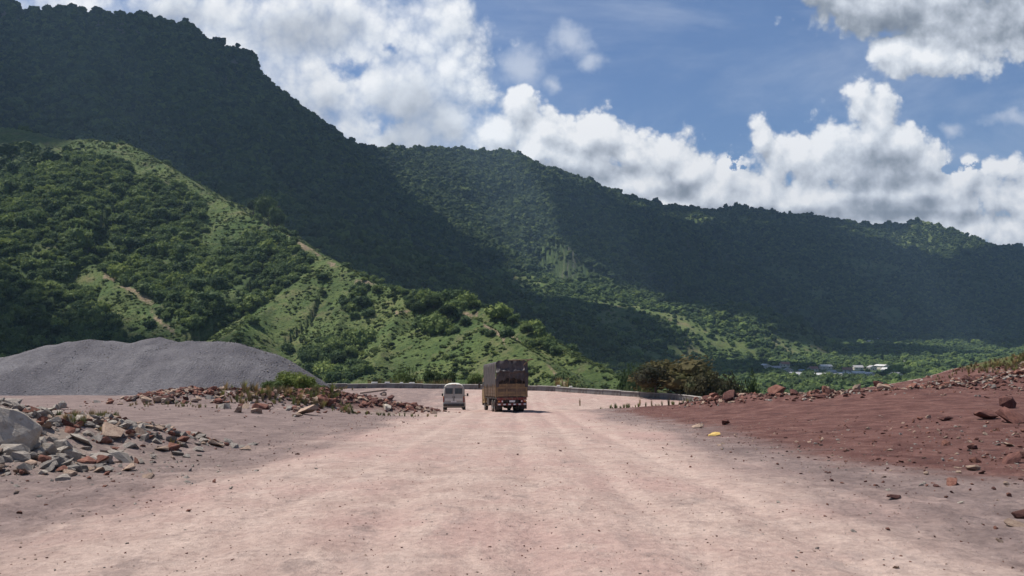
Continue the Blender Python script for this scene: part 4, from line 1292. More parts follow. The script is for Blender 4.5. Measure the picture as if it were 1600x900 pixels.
# ------------------------------------------------------------------ grey gravel heap
def gravel_heap():
    m, t = new_mat('crushed_grey_stone')
    p = t.node('ShaderNodeTexCoord').outputs['Object']
    n = t.noise(p, 0.25, 6, 0.6); f = t.noise(p, 5.0, 9, 0.75)
    c = t.mix(t.smooth(n, 0.35, 0.65), (0.100, 0.094, 0.105), (0.150, 0.142, 0.152))
    c = t.mix(t.m('MULTIPLY', t.smooth(t.noise(t.v('MULTIPLY', p, (1, 1, 3)), 0.5, 8, 0.65), 0.5, 0.68), 0.5), c, (0.105, 0.10, 0.115))
    c = t.mix(0.9, c, t.ramp(f, [(0.3, (0.55, 0.55, 0.55)), (0.5, (1, 1, 1)), (0.72, (1.5, 1.5, 1.5))]), 'MULTIPLY')
    set_in(t, color=c, rough=0.95, spec=0.15)
    bump(t, t.m('ADD', f, t.voro(p, 7.0)), 0.9, 0.10)
    gx, gy = np.meshgrid(np.linspace(-74, -13, 300), np.linspace(67, 100, 150))
    ppx = 800 + F * gx / 80.0
    prof = np.interp(ppx, [-420, -300, -150, 0, 60, 90, 125, 160, 185, 205, 235, 260, 300, 345, 370, 400, 430, 460, 490, 520],
                     [0, 1.2, 2.6, 3.9, 4.9, 5.25, 5.6, 5.5, 5.35, 5.6, 5.75, 5.5, 5.6, 5.45, 5.05, 4.55, 3.9, 2.8, 1.6, 0])
    cy = 82 + 2.0 * perlin(gx / 11, gx * 0, 5)
    across = 1 - np.abs((gy - cy) / 10.5) ** 1.35
    cones = 0.45 * np.abs(perlin(gx / 8.5, gy / 9, 14)) ** 0.8 + 0.25 * np.abs(perlin(gx / 2.6, gy / 9, 15))
    h = prof * np.clip(across, -0.3, 1) * (1 - 0.12 * cones) - 0.5 * cones + 0.10 * fbm(gx / 1.5, gy / 1.5, 4, 16)
    gz = near_height(gx, gy, fine=False)
    z = np.where(h > -0.4, gz + h - 0.15, gz - 0.6)
    ny, nx = gx.shape
    o0 = np.array([-42, 82, float(gz.mean())])
    co = np.stack([gx, gy, z], -1).reshape(-1, 3) - o0
    i = (np.arange(ny - 1)[:, None] * nx + np.arange(nx - 1)[None, :]).ravel()
    q = np.stack([i, i + 1, i + 1 + nx, i + nx], -1)
    keep = (h.ravel()[q] > -0.5).any(1)
    me = bpy.data.meshes.new('gravel_heap'); me.from_pydata(co.tolist(), [], q[keep].tolist()); me.update()
    me.polygons.foreach_set('use_smooth', [True] * len(me.polygons)); me.materials.append(m)
    o = link('gravel_heap', me, loc=tuple(o0))
    tag(o, 'long heap of grey crushed gravel left of the road', 'gravel heap')
    # coarse stones lying on the heap
    n_ = 9000
    xs = rng.uniform(-72, -18, n_); ys = rng.uniform(68, 82, n_)
    fi = (ys - 67) / 33 * 149; fj = (xs + 74) / 61 * 299
    a_, b_ = fi.astype(int), fj.astype(int)
    zz = z[a_, b_]; ok = h[a_, b_] > 0.3
    return np.stack([xs, ys, zz + .01], -1)[ok]


hp = gravel_heap()
scatter('gravel', hp, 0.02 + 0.08 * rng.random(len(hp)) ** 3, [SM[1], SM[7]], 'coarse grey gravel pieces lying on the flank of the grey heap', 'gravel', 0.4)

# ------------------------------------------------------------------ guard wall at the bend
def guard_wall():
    root = empty('guard_wall', (0, 112, -6.2))
    tag(root, 'low weathered concrete guard wall curving round the bend behind the truck', 'guard wall')
    pts = [(-30, 119.5), (-19.2, 122.3), (-13.2, 120.8), (-5.6, 119), (5.4, 115.5), (13.4, 107.2), (19.9, 101.3), (22.8, 95.2), (24.3, 88)]
    P = [Vector((x, y, 0)) for x, y in pts]
    L = 2.9; gap = 0.06
    # resample by arc length
    seg = []; acc = 0.0; cur = P[0]; i = 1; pos = [P[0]]
    while i < len(P):
        d = (P[i] - cur).length
        if acc + d >= L:
            cur = cur + (P[i] - cur).normalized() * (L - acc); pos.append(cur); acc = 0.0
        else:
            acc += d; cur = P[i]; i += 1
    for k in range(len(pos) - 1):
        a, b_ = pos[k], pos[k + 1]; mid = (a + b_) / 2; d = b_ - a; ang = math.atan2(d.y, d.x)
        zz = ground_at(mid.x, mid.y)
        hgt = 0.68 + 0.04 * math.sin(k * 1.7); rot = Matrix.Rotation(ang, 3, 'Z')
        mb = MB(); mb.box((0, 0, hgt / 2 - 0.15), (d.length - gap, 0.34, hgt + 0.3 - 0.10), M_CONC, bev=0.02)
        s = mb.build('wall_section', root); s.location = Vector((mid.x, mid.y - 112, zz + 6.2)); s.rotation_euler = (0, 0, ang)
        c = MB(); c.box((0, 0, hgt - 0.045), (d.length - gap * 0.3, 0.44, 0.10), M_CAP, bev=0.015)
        cc = c.build('coping', s)
    # whitewashed blocks standing on the coping, left and middle
    for x, w in ((-20.5, .9), (-18.6, .7), (-16.4, .5), (-14.8, .8), (6.5, .5), (8.1, .4), (1.2, .5)):
        y = float(np.interp(x, [p[0] for p in pts], [p[1] for p in pts]))
        mb = MB(); mb.box((0, 0, 0.10), (w, 0.3, 0.2), M_WHITE, bev=0.03)
        o = mb.build('marker_block', root); o.location = (x, y - 112, ground_at(x, y) + 6.2 + 0.68)
    return root


guard_wall()

# a timber beam lying on the rubble at the left end of the wall
x, y = gpix(595, 609)
mb = MB(); mb.box((0, 0, 0), (3.4, .28, .22), paint_mat('weathered_timber', (0.36, 0.28, 0.22), .9, dirt=.3), bev=.02)
o = mb.build('timber_beam', loc=(-17.6, 104, ground_at(-17.6, 104) + 0.75), rot=(0, -0.11, 0.25))
tag(o, 'pale timber beam lying above the red heap at the left end of the guard wall', 'beam')
mb = MB(); mb.box((0, 0, 0), (.5, .5, .8), M_CONC, bev=.03)
# its two supports are stones under it
for dx_ in (-1.2, 1.2):
    o = link('rock', ROCKS['tan'][1]); o.scale = (.55, .5, .5); o.location = (-17.6 + dx_, 104 + dx_ * .25, ground_at(-17.6 + dx_, 104) + 0.28 + dx_ * .12)
    tag(o, 'tan stone under the left end of the timber beam' if dx_ < 0 else 'tan stone under the right end of the timber beam', 'rock')

# ------------------------------------------------------------------ bushes, small trees, grass
def stem_mesh(name, h, r0, seed, limbs=4):
    r = random.Random(seed); mb = MB()
    pts = [Vector((0, 0, -0.4)), Vector((r.uniform(-.05, .05) * h, r.uniform(-.05, .05) * h, h * .4)), Vector((r.uniform(-.1, .1) * h, r.uniform(-.1, .1) * h, h * .9))]
    mb.tube(pts, [r0, r0 * .75, r0 * .3], M_BARK, 6)
    for i in range(limbs):
        a = r.uniform(0, 6.28); s = pts[1] + Vector((0, 0, r.uniform(-.1, .2) * h))
        e = s + Vector((math.cos(a), math.sin(a), r.uniform(.6, 1.1))) * h * .38
        mb.tube([s, (s + e) / 2 + Vector((0, 0, .03 * h)), e], [r0 * .5, r0 * .35, r0 * .15], M_BARK, 5)
    return mb.mesh(name)


CR = {}
def crown_kind(kind, k):
    key = (kind, k)
    if key not in CR:
        mat = dict(leaf=M_LEAF, dark=M_LEAFDK, shrub=M_SHRUB, rust=M_RUST, dry=M_DRY)[kind]
        CR[key] = (crown_mesh('crown', 500 + k * 7 + hash(kind) % 1 + len(kind), mat, 3200, 0.055, True, 0.85, 14), stem_mesh('trunk', 1.0, 0.05, 600 + k))
    return CR[key]


def plant(name, x, y, z, w, h, kind, label, cat, group=None, k=0, base=0.5, stemname='trunk'):
    """thing with trunk and crown: w crown width, h overall height"""
    cm, sm_ = crown_kind(kind, k)
    root = empty(name, (x, y, z), rr_.uniform(0, 6.28)); tag(root, label, cat, group)
    ch = h * (1 - base * 0.6)
    link('crown', cm, root, loc=(0, 0, h - ch * 0.5), scale=(w / 2, w / 2, ch / 2 * 1.05))
    s = link(stemname, sm_, root, scale=(h * .8, h * .8, h * .75))
    return root


def pz(x, y):
    return ground_at(x, y) if math.hypot(x, y) < 127.5 else float(gsample(HZ, np.array([x]), np.array([y]))[0])


def by_wall(px, py_top, d, w, kind, name, label, cat, k=0, base=.15, sub='stem', group=None):
    x = (px - 800) / F * d; z = pz(x, d); top = EYE - (py_top - HOR) / F * d
    return plant(name, x, d, z - .1, w, max(top - z, .8), kind, label, cat, group, k, base, sub)


by_wall(1058, 551, 104, 11.5, 'rust', 'bush', 'large dusty brown green bush behind the right end of the guard wall', 'bush', 1)
by_wall(1025, 563, 103, 6.5, 'rust', 'bush', 'lower dusty bush on the left flank of the large brown bush', 'bush', 2)
by_wall(1100, 568, 101, 6.6, 'rust', 'bush', 'dusty bush on the right flank of the large brown bush', 'bush', 0)
by_wall(1140, 575, 98, 5.2, 'rust', 'bush', 'thin reddish bush between the large brown bush and the small dark tree', 'bush', 0)
by_wall(1177, 570, 98, 2.6, 'dark', 'small_tree', 'small dark green tree standing just left of the village view', 'tree', 1, .4, 'trunk')
by_wall(985, 560, 190, 8.5, 'shrub', 'tree', 'rounded mid green tree left of the large brown bush', 'tree', 0, .3, 'trunk')
by_wall(1012, 575, 170, 4.5, 'leaf', 'tree', 'small green tree in front of the rounded one, left of the large bush', 'tree', 2, .3, 'trunk')
by_wall(632, 563, 127, 3.6, 'shrub', 'bush', 'yellow green bush behind the guard wall, leftmost above the minibus', 'bush', 0)
by_wall(652, 570, 127, 2.8, 'dark', 'bush', 'dark olive bush second from the left behind the guard wall', 'bush', 1)
by_wall(676, 571, 126, 3.4, 'shrub', 'bush', 'pale flowering bush behind the guard wall above the minibus', 'bush', 2)
by_wall(700, 577, 125, 2.6, 'shrub', 'bush', 'low yellowish bush right above the minibus roof', 'bush', 1)
by_wall(742, 580, 124, 3.0, 'shrub', 'bush', 'low green bush touching the left side of the truck tarpaulin', 'bush', 0)
by_wall(452, 572, 66, 2.9, 'shrub', 'bush', 'bright green bush at the right foot of the grey gravel heap', 'bush', 2)
by_wall(478, 580, 65, 2.0, 'shrub', 'bush', 'green bush right of the bright one at the foot of the gravel heap', 'bush', 1)
by_wall(425, 590, 64, 2.0, 'shrub', 'bush', 'small green bush left of the bright one at the foot of the gravel heap', 'bush', 0)
by_wall(500, 596, 64, 1.6, 'leaf', 'bush', 'small dark green bush between the gravel heap and the red heap', 'bush', 0)


def tuft_mesh(name, seed, mat, n=34, h=1.0, spread=0.35):
    r = random.Random(seed); mb = MB()
    for i in range(n):
        a = r.uniform(0, 6.28); rad = r.uniform(0, spread * .5); x, y = math.cos(a) * rad, math.sin(a) * rad
        hh = h * r.uniform(.5, 1.1); lean = r.uniform(.05, .5) * hh; w = 0.02 * r.uniform(.8, 1.8)
        ax, ay = math.cos(a) * lean, math.sin(a) * lean; nx, ny = -math.sin(a) * w, math.cos(a) * w
        mb.add([(x - nx, y - ny, -.05), (x + nx, y + ny, -.05), (x + ax * .4 + nx * .8, y + ay * .4 + ny * .8, hh * .55), (x + ax * .4 - nx * .8, y + ay * .4 - ny * .8, hh * .55), (x + ax, y + ay, hh)],
               [(0, 1, 2, 3), (3, 2, 4)], mat)
    return mb.mesh(name)


TG = [tuft_mesh('grass_tuft', 700 + i, M_GRASS) for i in range(3)] + [tuft_mesh('dry_tuft', 710 + i, M_DRY) for i in range(2)]
gp = []; gs = []; gk = []


def grass(n, cx, cy, sx, sy, h0, h1, kinds):
    x = rng.normal(cx, sx, n); y = rng.normal(cy, sy, n)
    z = np.array([pz(float(a), float(b_)) for a, b_ in zip(x, y)])
    gp.append(np.stack([x, y, z], -1)); gs.append(rng.uniform(h0, h1, n)); gk.append(rng.choice(kinds, n))


for px, py, n, sx, sy, h0, h1, kd in ((160, 655, 60, .45, .4, .12, .40, [0, 1, 3]), (125, 660, 30, .4, .3, .1, .3, [0, 3]), (375, 626, 30, 1.2, .5, .2, .5, [0, 1, 2]), (440, 622, 60, 1.8, .7, .3, .8, [0, 1, 2]),
                                      (300, 636, 22, 1.5, .4, .1, .3, [0, 1, 3]), (575, 648, 60, 2.0, .5, .1, .28, [0, 3, 4]), (500, 618, 40, 1, .5, .3, .8, [0, 1, 2]), (260, 632, 24, 1, .4, .1, .3, [0, 3]),
                                      (1592, 566, 260, 2.2, 1.6, .15, .4, [0, 1, 3]), (275, 695, 14, .15, .1, .06, .16, [0, 1]), (520, 606, 30, 1.4, 1.0, .3, .8, [0, 1, 2])):
    x, y = gpix(px, py); grass(n, x, y, sx, sy, h0, h1, kd)
t_ = rng.uniform(0, 1, 700); xw = -20 + 44 * t_; yw = yedge2(xw) + 1.2 + rng.exponential(1.6, 700)
gp.append(np.stack([xw, yw, near_height(xw, yw)], -1)); gs.append(rng.uniform(.4, 1.0, 700)); gk.append(rng.choice([0, 1, 2, 3], 700))
xw = rng.uniform(-22, -8, 260); yw = yedge2(xw) + 1.5 + rng.exponential(1.5, 260)
gp.append(np.stack([xw, yw, near_height(xw, yw)], -1)); gs.append(rng.uniform(.8, 1.6, 260)); gk.append(rng.choice([0, 1, 3], 260))
xw = rng.uniform(7.5, 16.5, 70); yw = yedge1(xw) - rng.uniform(-1.2, 1.2, 70)
gp.append(np.stack([xw, yw, near_height(xw, yw)], -1)); gs.append(rng.uniform(.12, .45, 70)); gk.append(rng.choice([4, 3, 4, 3], 70))
scatter('grass', np.concatenate(gp), np.concatenate(gs), TG, 'rank grass and weeds among the rubble and behind the guard wall', 'grass', 0.15, pick=np.concatenate(gk))
# dry reeds right of the truck
RE = [tuft_mesh('reed_clump', 720 + i, M_DRY, 60, 1.0, .5) for i in range(2)]
for i, (px, w) in enumerate(((872, 1.3), (884, 1.7), (897, 1.9), (909, 1.4))):
    d = 117.0; x = (px - 800) / F * d
    o = link('reed_clump', RE[i % 2], loc=(x, d + 1.5, pz(x, d + 1.5)), scale=(w * 1.3, w * 1.3, 2.5 + .5 * (i % 3)))
    tag(o, ['leftmost clump of dry brown reeds behind the wall right of the truck', 'second clump from the left of dry brown reeds right of the truck', 'tallest clump of dry brown reeds right of the truck', 'rightmost clump of dry brown reeds right of the truck'][i], 'reeds', 'dry reeds behind the guard wall')
for i, px in enumerate((906, 1000, 1018, 1045)):
    x, y = gpix(px, 634); o = link('weed', RE[i % 2], loc=(x, y, ground_at(x, y)), scale=(.35, .35, .95 - .1 * i))
    tag(o, ['upright dry weed standing at the road edge right of the truck', 'dry weed in the middle of the platform edge', 'dry weed right beside the middle one on the platform edge', 'dry weed nearest the right berm on the platform edge'][i], 'weed', 'weeds on the platform edge')

# trees on the near spur that stand apart
TREES = [(655, 500, 11, 'dark', 'broad dark tree at the left of the clump in the middle of the near spur'), (676, 492, 12, 'dark', 'tallest dark tree in the clump in the middle of the near spur'), (700, 505, 11, 'dark', 'dark tree at the right of the clump in the middle of the near spur'),
         (684, 520, 9, 'leaf', 'lowest tree of the dark clump in the middle of the near spur'), (645, 485, 8, 'leaf', 'small tree at the upper left of the dark clump on the near spur'), (662, 474, 8, 'leaf', 'tree at the top of the dark clump on the near spur'),
         (505, 465, 5, 'leaf', 'lone little tree on the grass below the bare crest path'), (614, 470, 5, 'dark', 'little tree on the grassy crest left of the dark clump'), (612, 545, 3.5, 'dark', 'slim dark tree alone on the lower grass slope'),
         (712, 578, 3, 'dark', 'tiny dark tree low on the slope above the minibus'), (560, 470, 5, 'leaf', 'small rounded tree midway down the grass slope'), (590, 460, 6, 'shrub', 'pale green tree on the grass near the crest'),
         (530, 575, 8, 'dark', 'dark tree in the gully right of the gravel heap'), (510, 560, 7, 'leaf', 'green tree at the head of the gully right of the gravel heap'), (548, 560, 6, 'leaf', 'green tree on the right side of the gully'),
         (740, 485, 6, 'leaf', 'rounded tree where the bare path starts on the crest'), (765, 492, 6, 'leaf', 'tree on the crest just right of the start of the bare path'), (800, 512, 6, 'leaf', 'tree on the crest halfway down towards the truck'), (825, 525, 6, 'shrub', 'pale tree on the crest above the right side of the truck'), (845, 545, 5, 'leaf', 'last tree on the crest before it dips behind the wall')]
for i, (px, py, h, kd, lab) in enumerate(TREES):
    x, y, z = hit(px, py); plant('tree', x, y, z - .3, h * 1.05, h, kd, lab, 'tree', k=i % 3, base=.3)
x, y = -330.0, 1130.0
for i, (px, py, d, h) in enumerate(((418, 340, 820, 26), (432, 352, 800, 20), (396, 330, 830, 18))):
    x = (px - 800) / F * d; z = float(gsample(HZ, np.array([x]), np.array([d]))[0])
    top = EYE - ((300, 318, 308)[i] - HOR) / F * d
    plant('tree', x, d, z - 1, 26 - 5 * i, max(10, top - z), 'leaf', ['big pale crowned tree standing out against the shaded massif behind the crest', 'tree right of the big one against the shaded massif', 'tree left of the big one against the shaded massif'][i], 'tree', k=i, base=.3)

# ------------------------------------------------------------------ village in the valley
M_HW = paint_mat('rendered_wall', (0.62, 0.58, 0.50), .9, dirt=.3, scale=.4)
M_HR = [paint_mat('roof_%s' % n, c, .6, dirt=.3, scale=.3) for n, c in (('white', (0.56, 0.56, 0.55)), ('grey', (0.32, 0.32, 0.33)), ('red', (0.26, 0.12, 0.09)), ('blue', (0.22, 0.29, 0.38)))]
M_DARKGLASS = paint_mat('dark_glass', (0.03, 0.035, 0.04), .15, dirt=.1)


def house_meshes(w, l, h, rh, rm):
    a = MB(); a.box((0, 0, h / 2 - .5), (w, l, h + 1), M_HW)
    a.add([(-w / 2, -l / 2, h), (w / 2, -l / 2, h), (0, -l / 2, h + rh)], [(0, 1, 2)], M_HW); a.add([(-w / 2, l / 2, h), (w / 2, l / 2, h), (0, l / 2, h + rh)], [(0, 1, 2)], M_HW)
    r = MB(); e = .6
    for s in (-1, 1):
        x0, x1 = 0, s * (w / 2 + e); z0, z1 = h + rh + .12, h - rh * e / (w / 2) + .12
        r.add([(x0, -l / 2 - e, z0), (x1, -l / 2 - e, z1), (x1, l / 2 + e, z1), (x0, l / 2 + e, z0), (x0, -l / 2 - e, z0 + .15), (x1, -l / 2 - e, z1 + .15), (x1, l / 2 + e, z1 + .15), (x0, l / 2 + e, z0 + .15)],
              [(0, 1, 2, 3), (4, 5, 6, 7), (0, 1, 5, 4), (1, 2, 6, 5), (2, 3, 7, 6), (3, 0, 4, 7)], rm)
    return a.mesh('wall'), r.mesh('roof')


wn_ = MB(); wn_.box((0, 0, 0), (1.2, .08, 1.1), M_DARKGLASS); WINM = wn_.mesh('window')
dn_ = MB(); dn_.box((0, 0, 0), (1.1, .08, 2.1), M_BARK); DOORM = dn_.mesh('door')
HK = [house_meshes(9, 13, 3.4, 2.0, M_HR[0]), house_meshes(8, 11, 3.2, 2.2, M_HR[1]), house_meshes(8, 10, 3.2, 2.4, M_HR[2]), house_meshes(10, 16, 4.2, 1.6, M_HR[0]), house_meshes(7, 9, 3.0, 1.8, M_HR[3])]
HDIM = [(9, 13), (8, 11), (8, 10), (10, 16), (7, 9)]
VIL = [(1196, 576, 0), (1212, 579, 1), (1222, 588, 3), (1232, 582, 1), (1244, 590, 0), (1254, 584, 4), (1262, 590, 0), (1270, 580, 2), (1284, 592, 3), (1298, 586, 1), (1306, 592, 1), (1318, 590, 0), (1324, 582, 2), (1340, 588, 0),
       (1352, 590, 3), (1362, 578, 1), (1378, 577, 3), (1388, 582, 0), (1400, 590, 1), (1340, 578, 1), (1352, 533, 0), (1360, 536, 3), (1368, 532, 1), (1310, 528, 2), (1226, 573, 2), (1290, 577, 0), (1098, 590, 0), (1410, 570, 1)]
HPOS = []


def zone_of(px, py):
    if py < 550: return 'h'
    if px < 1150 or px == 1410: return px
    return 0 if px < 1215 else 1 if px < 1265 else 2 if px < 1330 else 3


def house_label(i, k, col_, where):
    same = sorted(v[0] + v[1] * .001 for v in VIL if v[2] == k and zone_of(*v[:2]) == zone_of(*VIL[i][:2]))
    if len(same) == 1: return '%s house %s' % (col_, where)
    r = same.index(VIL[i][0] + VIL[i][1] * .001)
    return '%s %s house %s' % (['leftmost', 'second', 'third', 'fourth'][r] if len(same) > 2 else ['left hand', 'right hand'][r], col_, where)


hg = 'houses of the village on the valley floor'
for i, (px, py, k) in enumerate(VIL):
    x, y, z = hit(px, py, 600)
    root = empty('house', (x, y, z), rr_.choice([0.2, 1.4, 0.8, 1.7, -.2]) + rr_.uniform(-.15, .15))
    col_ = ['white roofed', 'grey roofed', 'red roofed', 'long white roofed', 'small blue roofed'][k]
    where = 'at the left end of the valley village' if px < 1215 else 'in the left part of the valley village' if px < 1265 else 'in the middle of the valley village' if px < 1330 else 'in the right part of the valley village'
    if py < 550: where = 'in the far hamlet under the dark ridge'
    if px < 1150: where = 'alone among trees behind the large brown bush'
    if px == 1410: where = 'alone at the far right of the village, under the dark ridge'
    root.scale = (1.1,) * 3; tag(root, house_label(i, k, col_, where), 'house', hg); HPOS.append((x, y))
    wm, rm = HK[k]; link('wall', wm, root); link('roof', rm, root)
    w_, l_ = HDIM[k]
    for s in (-1, 1):
        for j in (-1, 1):
            link('window', WINM, root, loc=(s * w_ * .27, j * (l_ / 2 + .02), 1.7))
            link('window', WINM, root, loc=(s * (w_ / 2 + .02), j * l_ * .25, 1.7), rot=(0, 0, math.pi / 2))
    link('door', DOORM, root, loc=(0, -l_ / 2 - .03, 1.05))
# trees between the houses
X, Y, Z = candidates(26000, 620, 1500, 12, 27)
px, py = topix(X, Y, Z)
k = (px > 1080) & (px < 1470) & (py > 555) & (rng.random(len(X)) < 0.30)
for hx, hy in HPOS:
    k &= ~((np.abs(X - hx) < 16) & (Y > hy - 90) & (Y < hy + 12))
sz = rng.gamma(4, 1, k.sum()) / 4 * 2.0 + .6
scatter('orchard', np.stack([X[k], Y[k], Z[k] - .4], -1), sz, VALTREES + FARTREES[:1], 'garden trees and orchards between the village houses', 'orchard', .1)

# ------------------------------------------------------------------ vehicles
M_TYRE = paint_mat('tyre_rubber', (0.028, 0.027, 0.027), .9, dirt=.6, dirtcol=(0.20, 0.13, 0.10), scale=2)
M_RIM = paint_mat('wheel_steel', (0.22, 0.20, 0.19), .6, .5, dirt=.5)
M_OCHRE = paint_mat('ochre_bodywork', (0.27, 0.175, 0.085), .7, dirt=.55, dirtcol=(0.15, 0.10, 0.075), scale=1.6)
M_BROWN = paint_mat('brown_bodywork', (0.12, 0.078, 0.05), .7, dirt=.4, dirtcol=(0.24, 0.155, 0.11), scale=1.4)
M_CHASSIS = paint_mat('dark_chassis', (0.03, 0.027, 0.027), .8, dirt=.4, dirtcol=(0.14, 0.09, 0.07))
M_REDP = paint_mat('red_paint', (0.17, 0.026, 0.025), .7, dirt=.6)
M_WHITEP = paint_mat('white_paint', (0.75, 0.74, 0.72), .5, dirt=.25)
M_CREAM = paint_mat('cream_paint', (0.66, 0.64, 0.57), .38, dirt=.22, dirtcol=(0.40, 0.30, 0.24), scale=1.0, spec=.5)
M_VSHADE = paint_mat('dusty_shaded_paint', (0.40, 0.39, 0.35), .45, dirt=.4, dirtcol=(0.36, 0.26, 0.21), scale=1.2, spec=.4)  # shade on rear and lower sides painted as grey, plus real dust
M_GLASS = paint_mat('tinted_glass', (0.03, 0.035, 0.038), .12, dirt=.25, dirtcol=(0.16, 0.13, 0.11), scale=1.2, spec=.6)
M_TAIL = paint_mat('red_lens', (0.30, 0.03, 0.025), .25, dirt=.15)
M_AMBER = paint_mat('amber_lens', (0.55, 0.22, 0.03), .25, dirt=.15)
M_BLACKP = paint_mat('black_plastic', (0.03, 0.03, 0.03), .6, dirt=.3)
M_WOODB = paint_mat('raw_timber', (0.17, 0.12, 0.08), .85, dirt=.3)


def tarp_material():
    m, t = new_mat('dark_tarpaulin')
    p = t.node('ShaderNodeTexCoord').outputs['Object']
    n = t.noise(p, 1.6, 8, 0.65)
    c = t.mix(t.smooth(n, 0.4, 0.62), (0.048, 0.043, 0.047), (0.088, 0.073, 0.072))
    c = t.mix(t.m('MULTIPLY', t.smooth(t.noise(p, 4.5, 7, 0.7), 0.52, 0.7), 0.5), c, (0.15, 0.115, 0.10))
    set_in(t, color=c, rough=0.62, spec=0.3)
    bump(t, t.noise(p, 6, 6, 0.65), 0.5, 0.04)
    return m


M_TARP = tarp_material()


def wheel(parent, x, y, r, w, dual=False, face=1):
    """a tyre with its rim as child; x is the outer face side"""
    tb = MB()
    offs = (0,) if not dual else (0, -face * (w + .05))
    for o_ in offs:
        tb.lathe_x((o_, 0, 0), [(-w / 2, r * .60), (-w / 2, r * .90), (-w * .38, r * .985), (-w * .2, r), (w * .2, r), (w * .38, r * .985), (w / 2, r * .90), (w / 2, r * .60)], M_TYRE, 30)
        for k in range(30):
            a = 2 * math.pi * k / 30
            tb.box((o_, math.cos(a) * r * 1.0, math.sin(a) * r * 1.0), (w * .8, r * .11, r * .035), M_TYRE, rot=Matrix.Rotation(a + math.pi / 2, 3, 'X'))
    t = tb.build('wheel', parent, loc=(x, y, r))
    rb = MB()
    for o_ in offs:
        rb.lathe_x((o_, 0, 0), [(-w * .45, .001), (-w * .45, r * .6), (-w / 2, r * .61), (w / 2, r * .61), (w * .42, r * .56), (w * .10, r * .50), (w * .12, r * .25), (w * .35, r * .2), (w * .35, .001)] if face > 0 else
                   [(w * .45, .001), (w * .45, r * .6), (w / 2, r * .61), (-w / 2, r * .61), (-w * .42, r * .56), (-w * .10, r * .50), (-w * .12, r * .25), (-w * .35, r * .2), (-w * .35, .001)], M_RIM, 24)
    rb.build('rim', t)
    return t


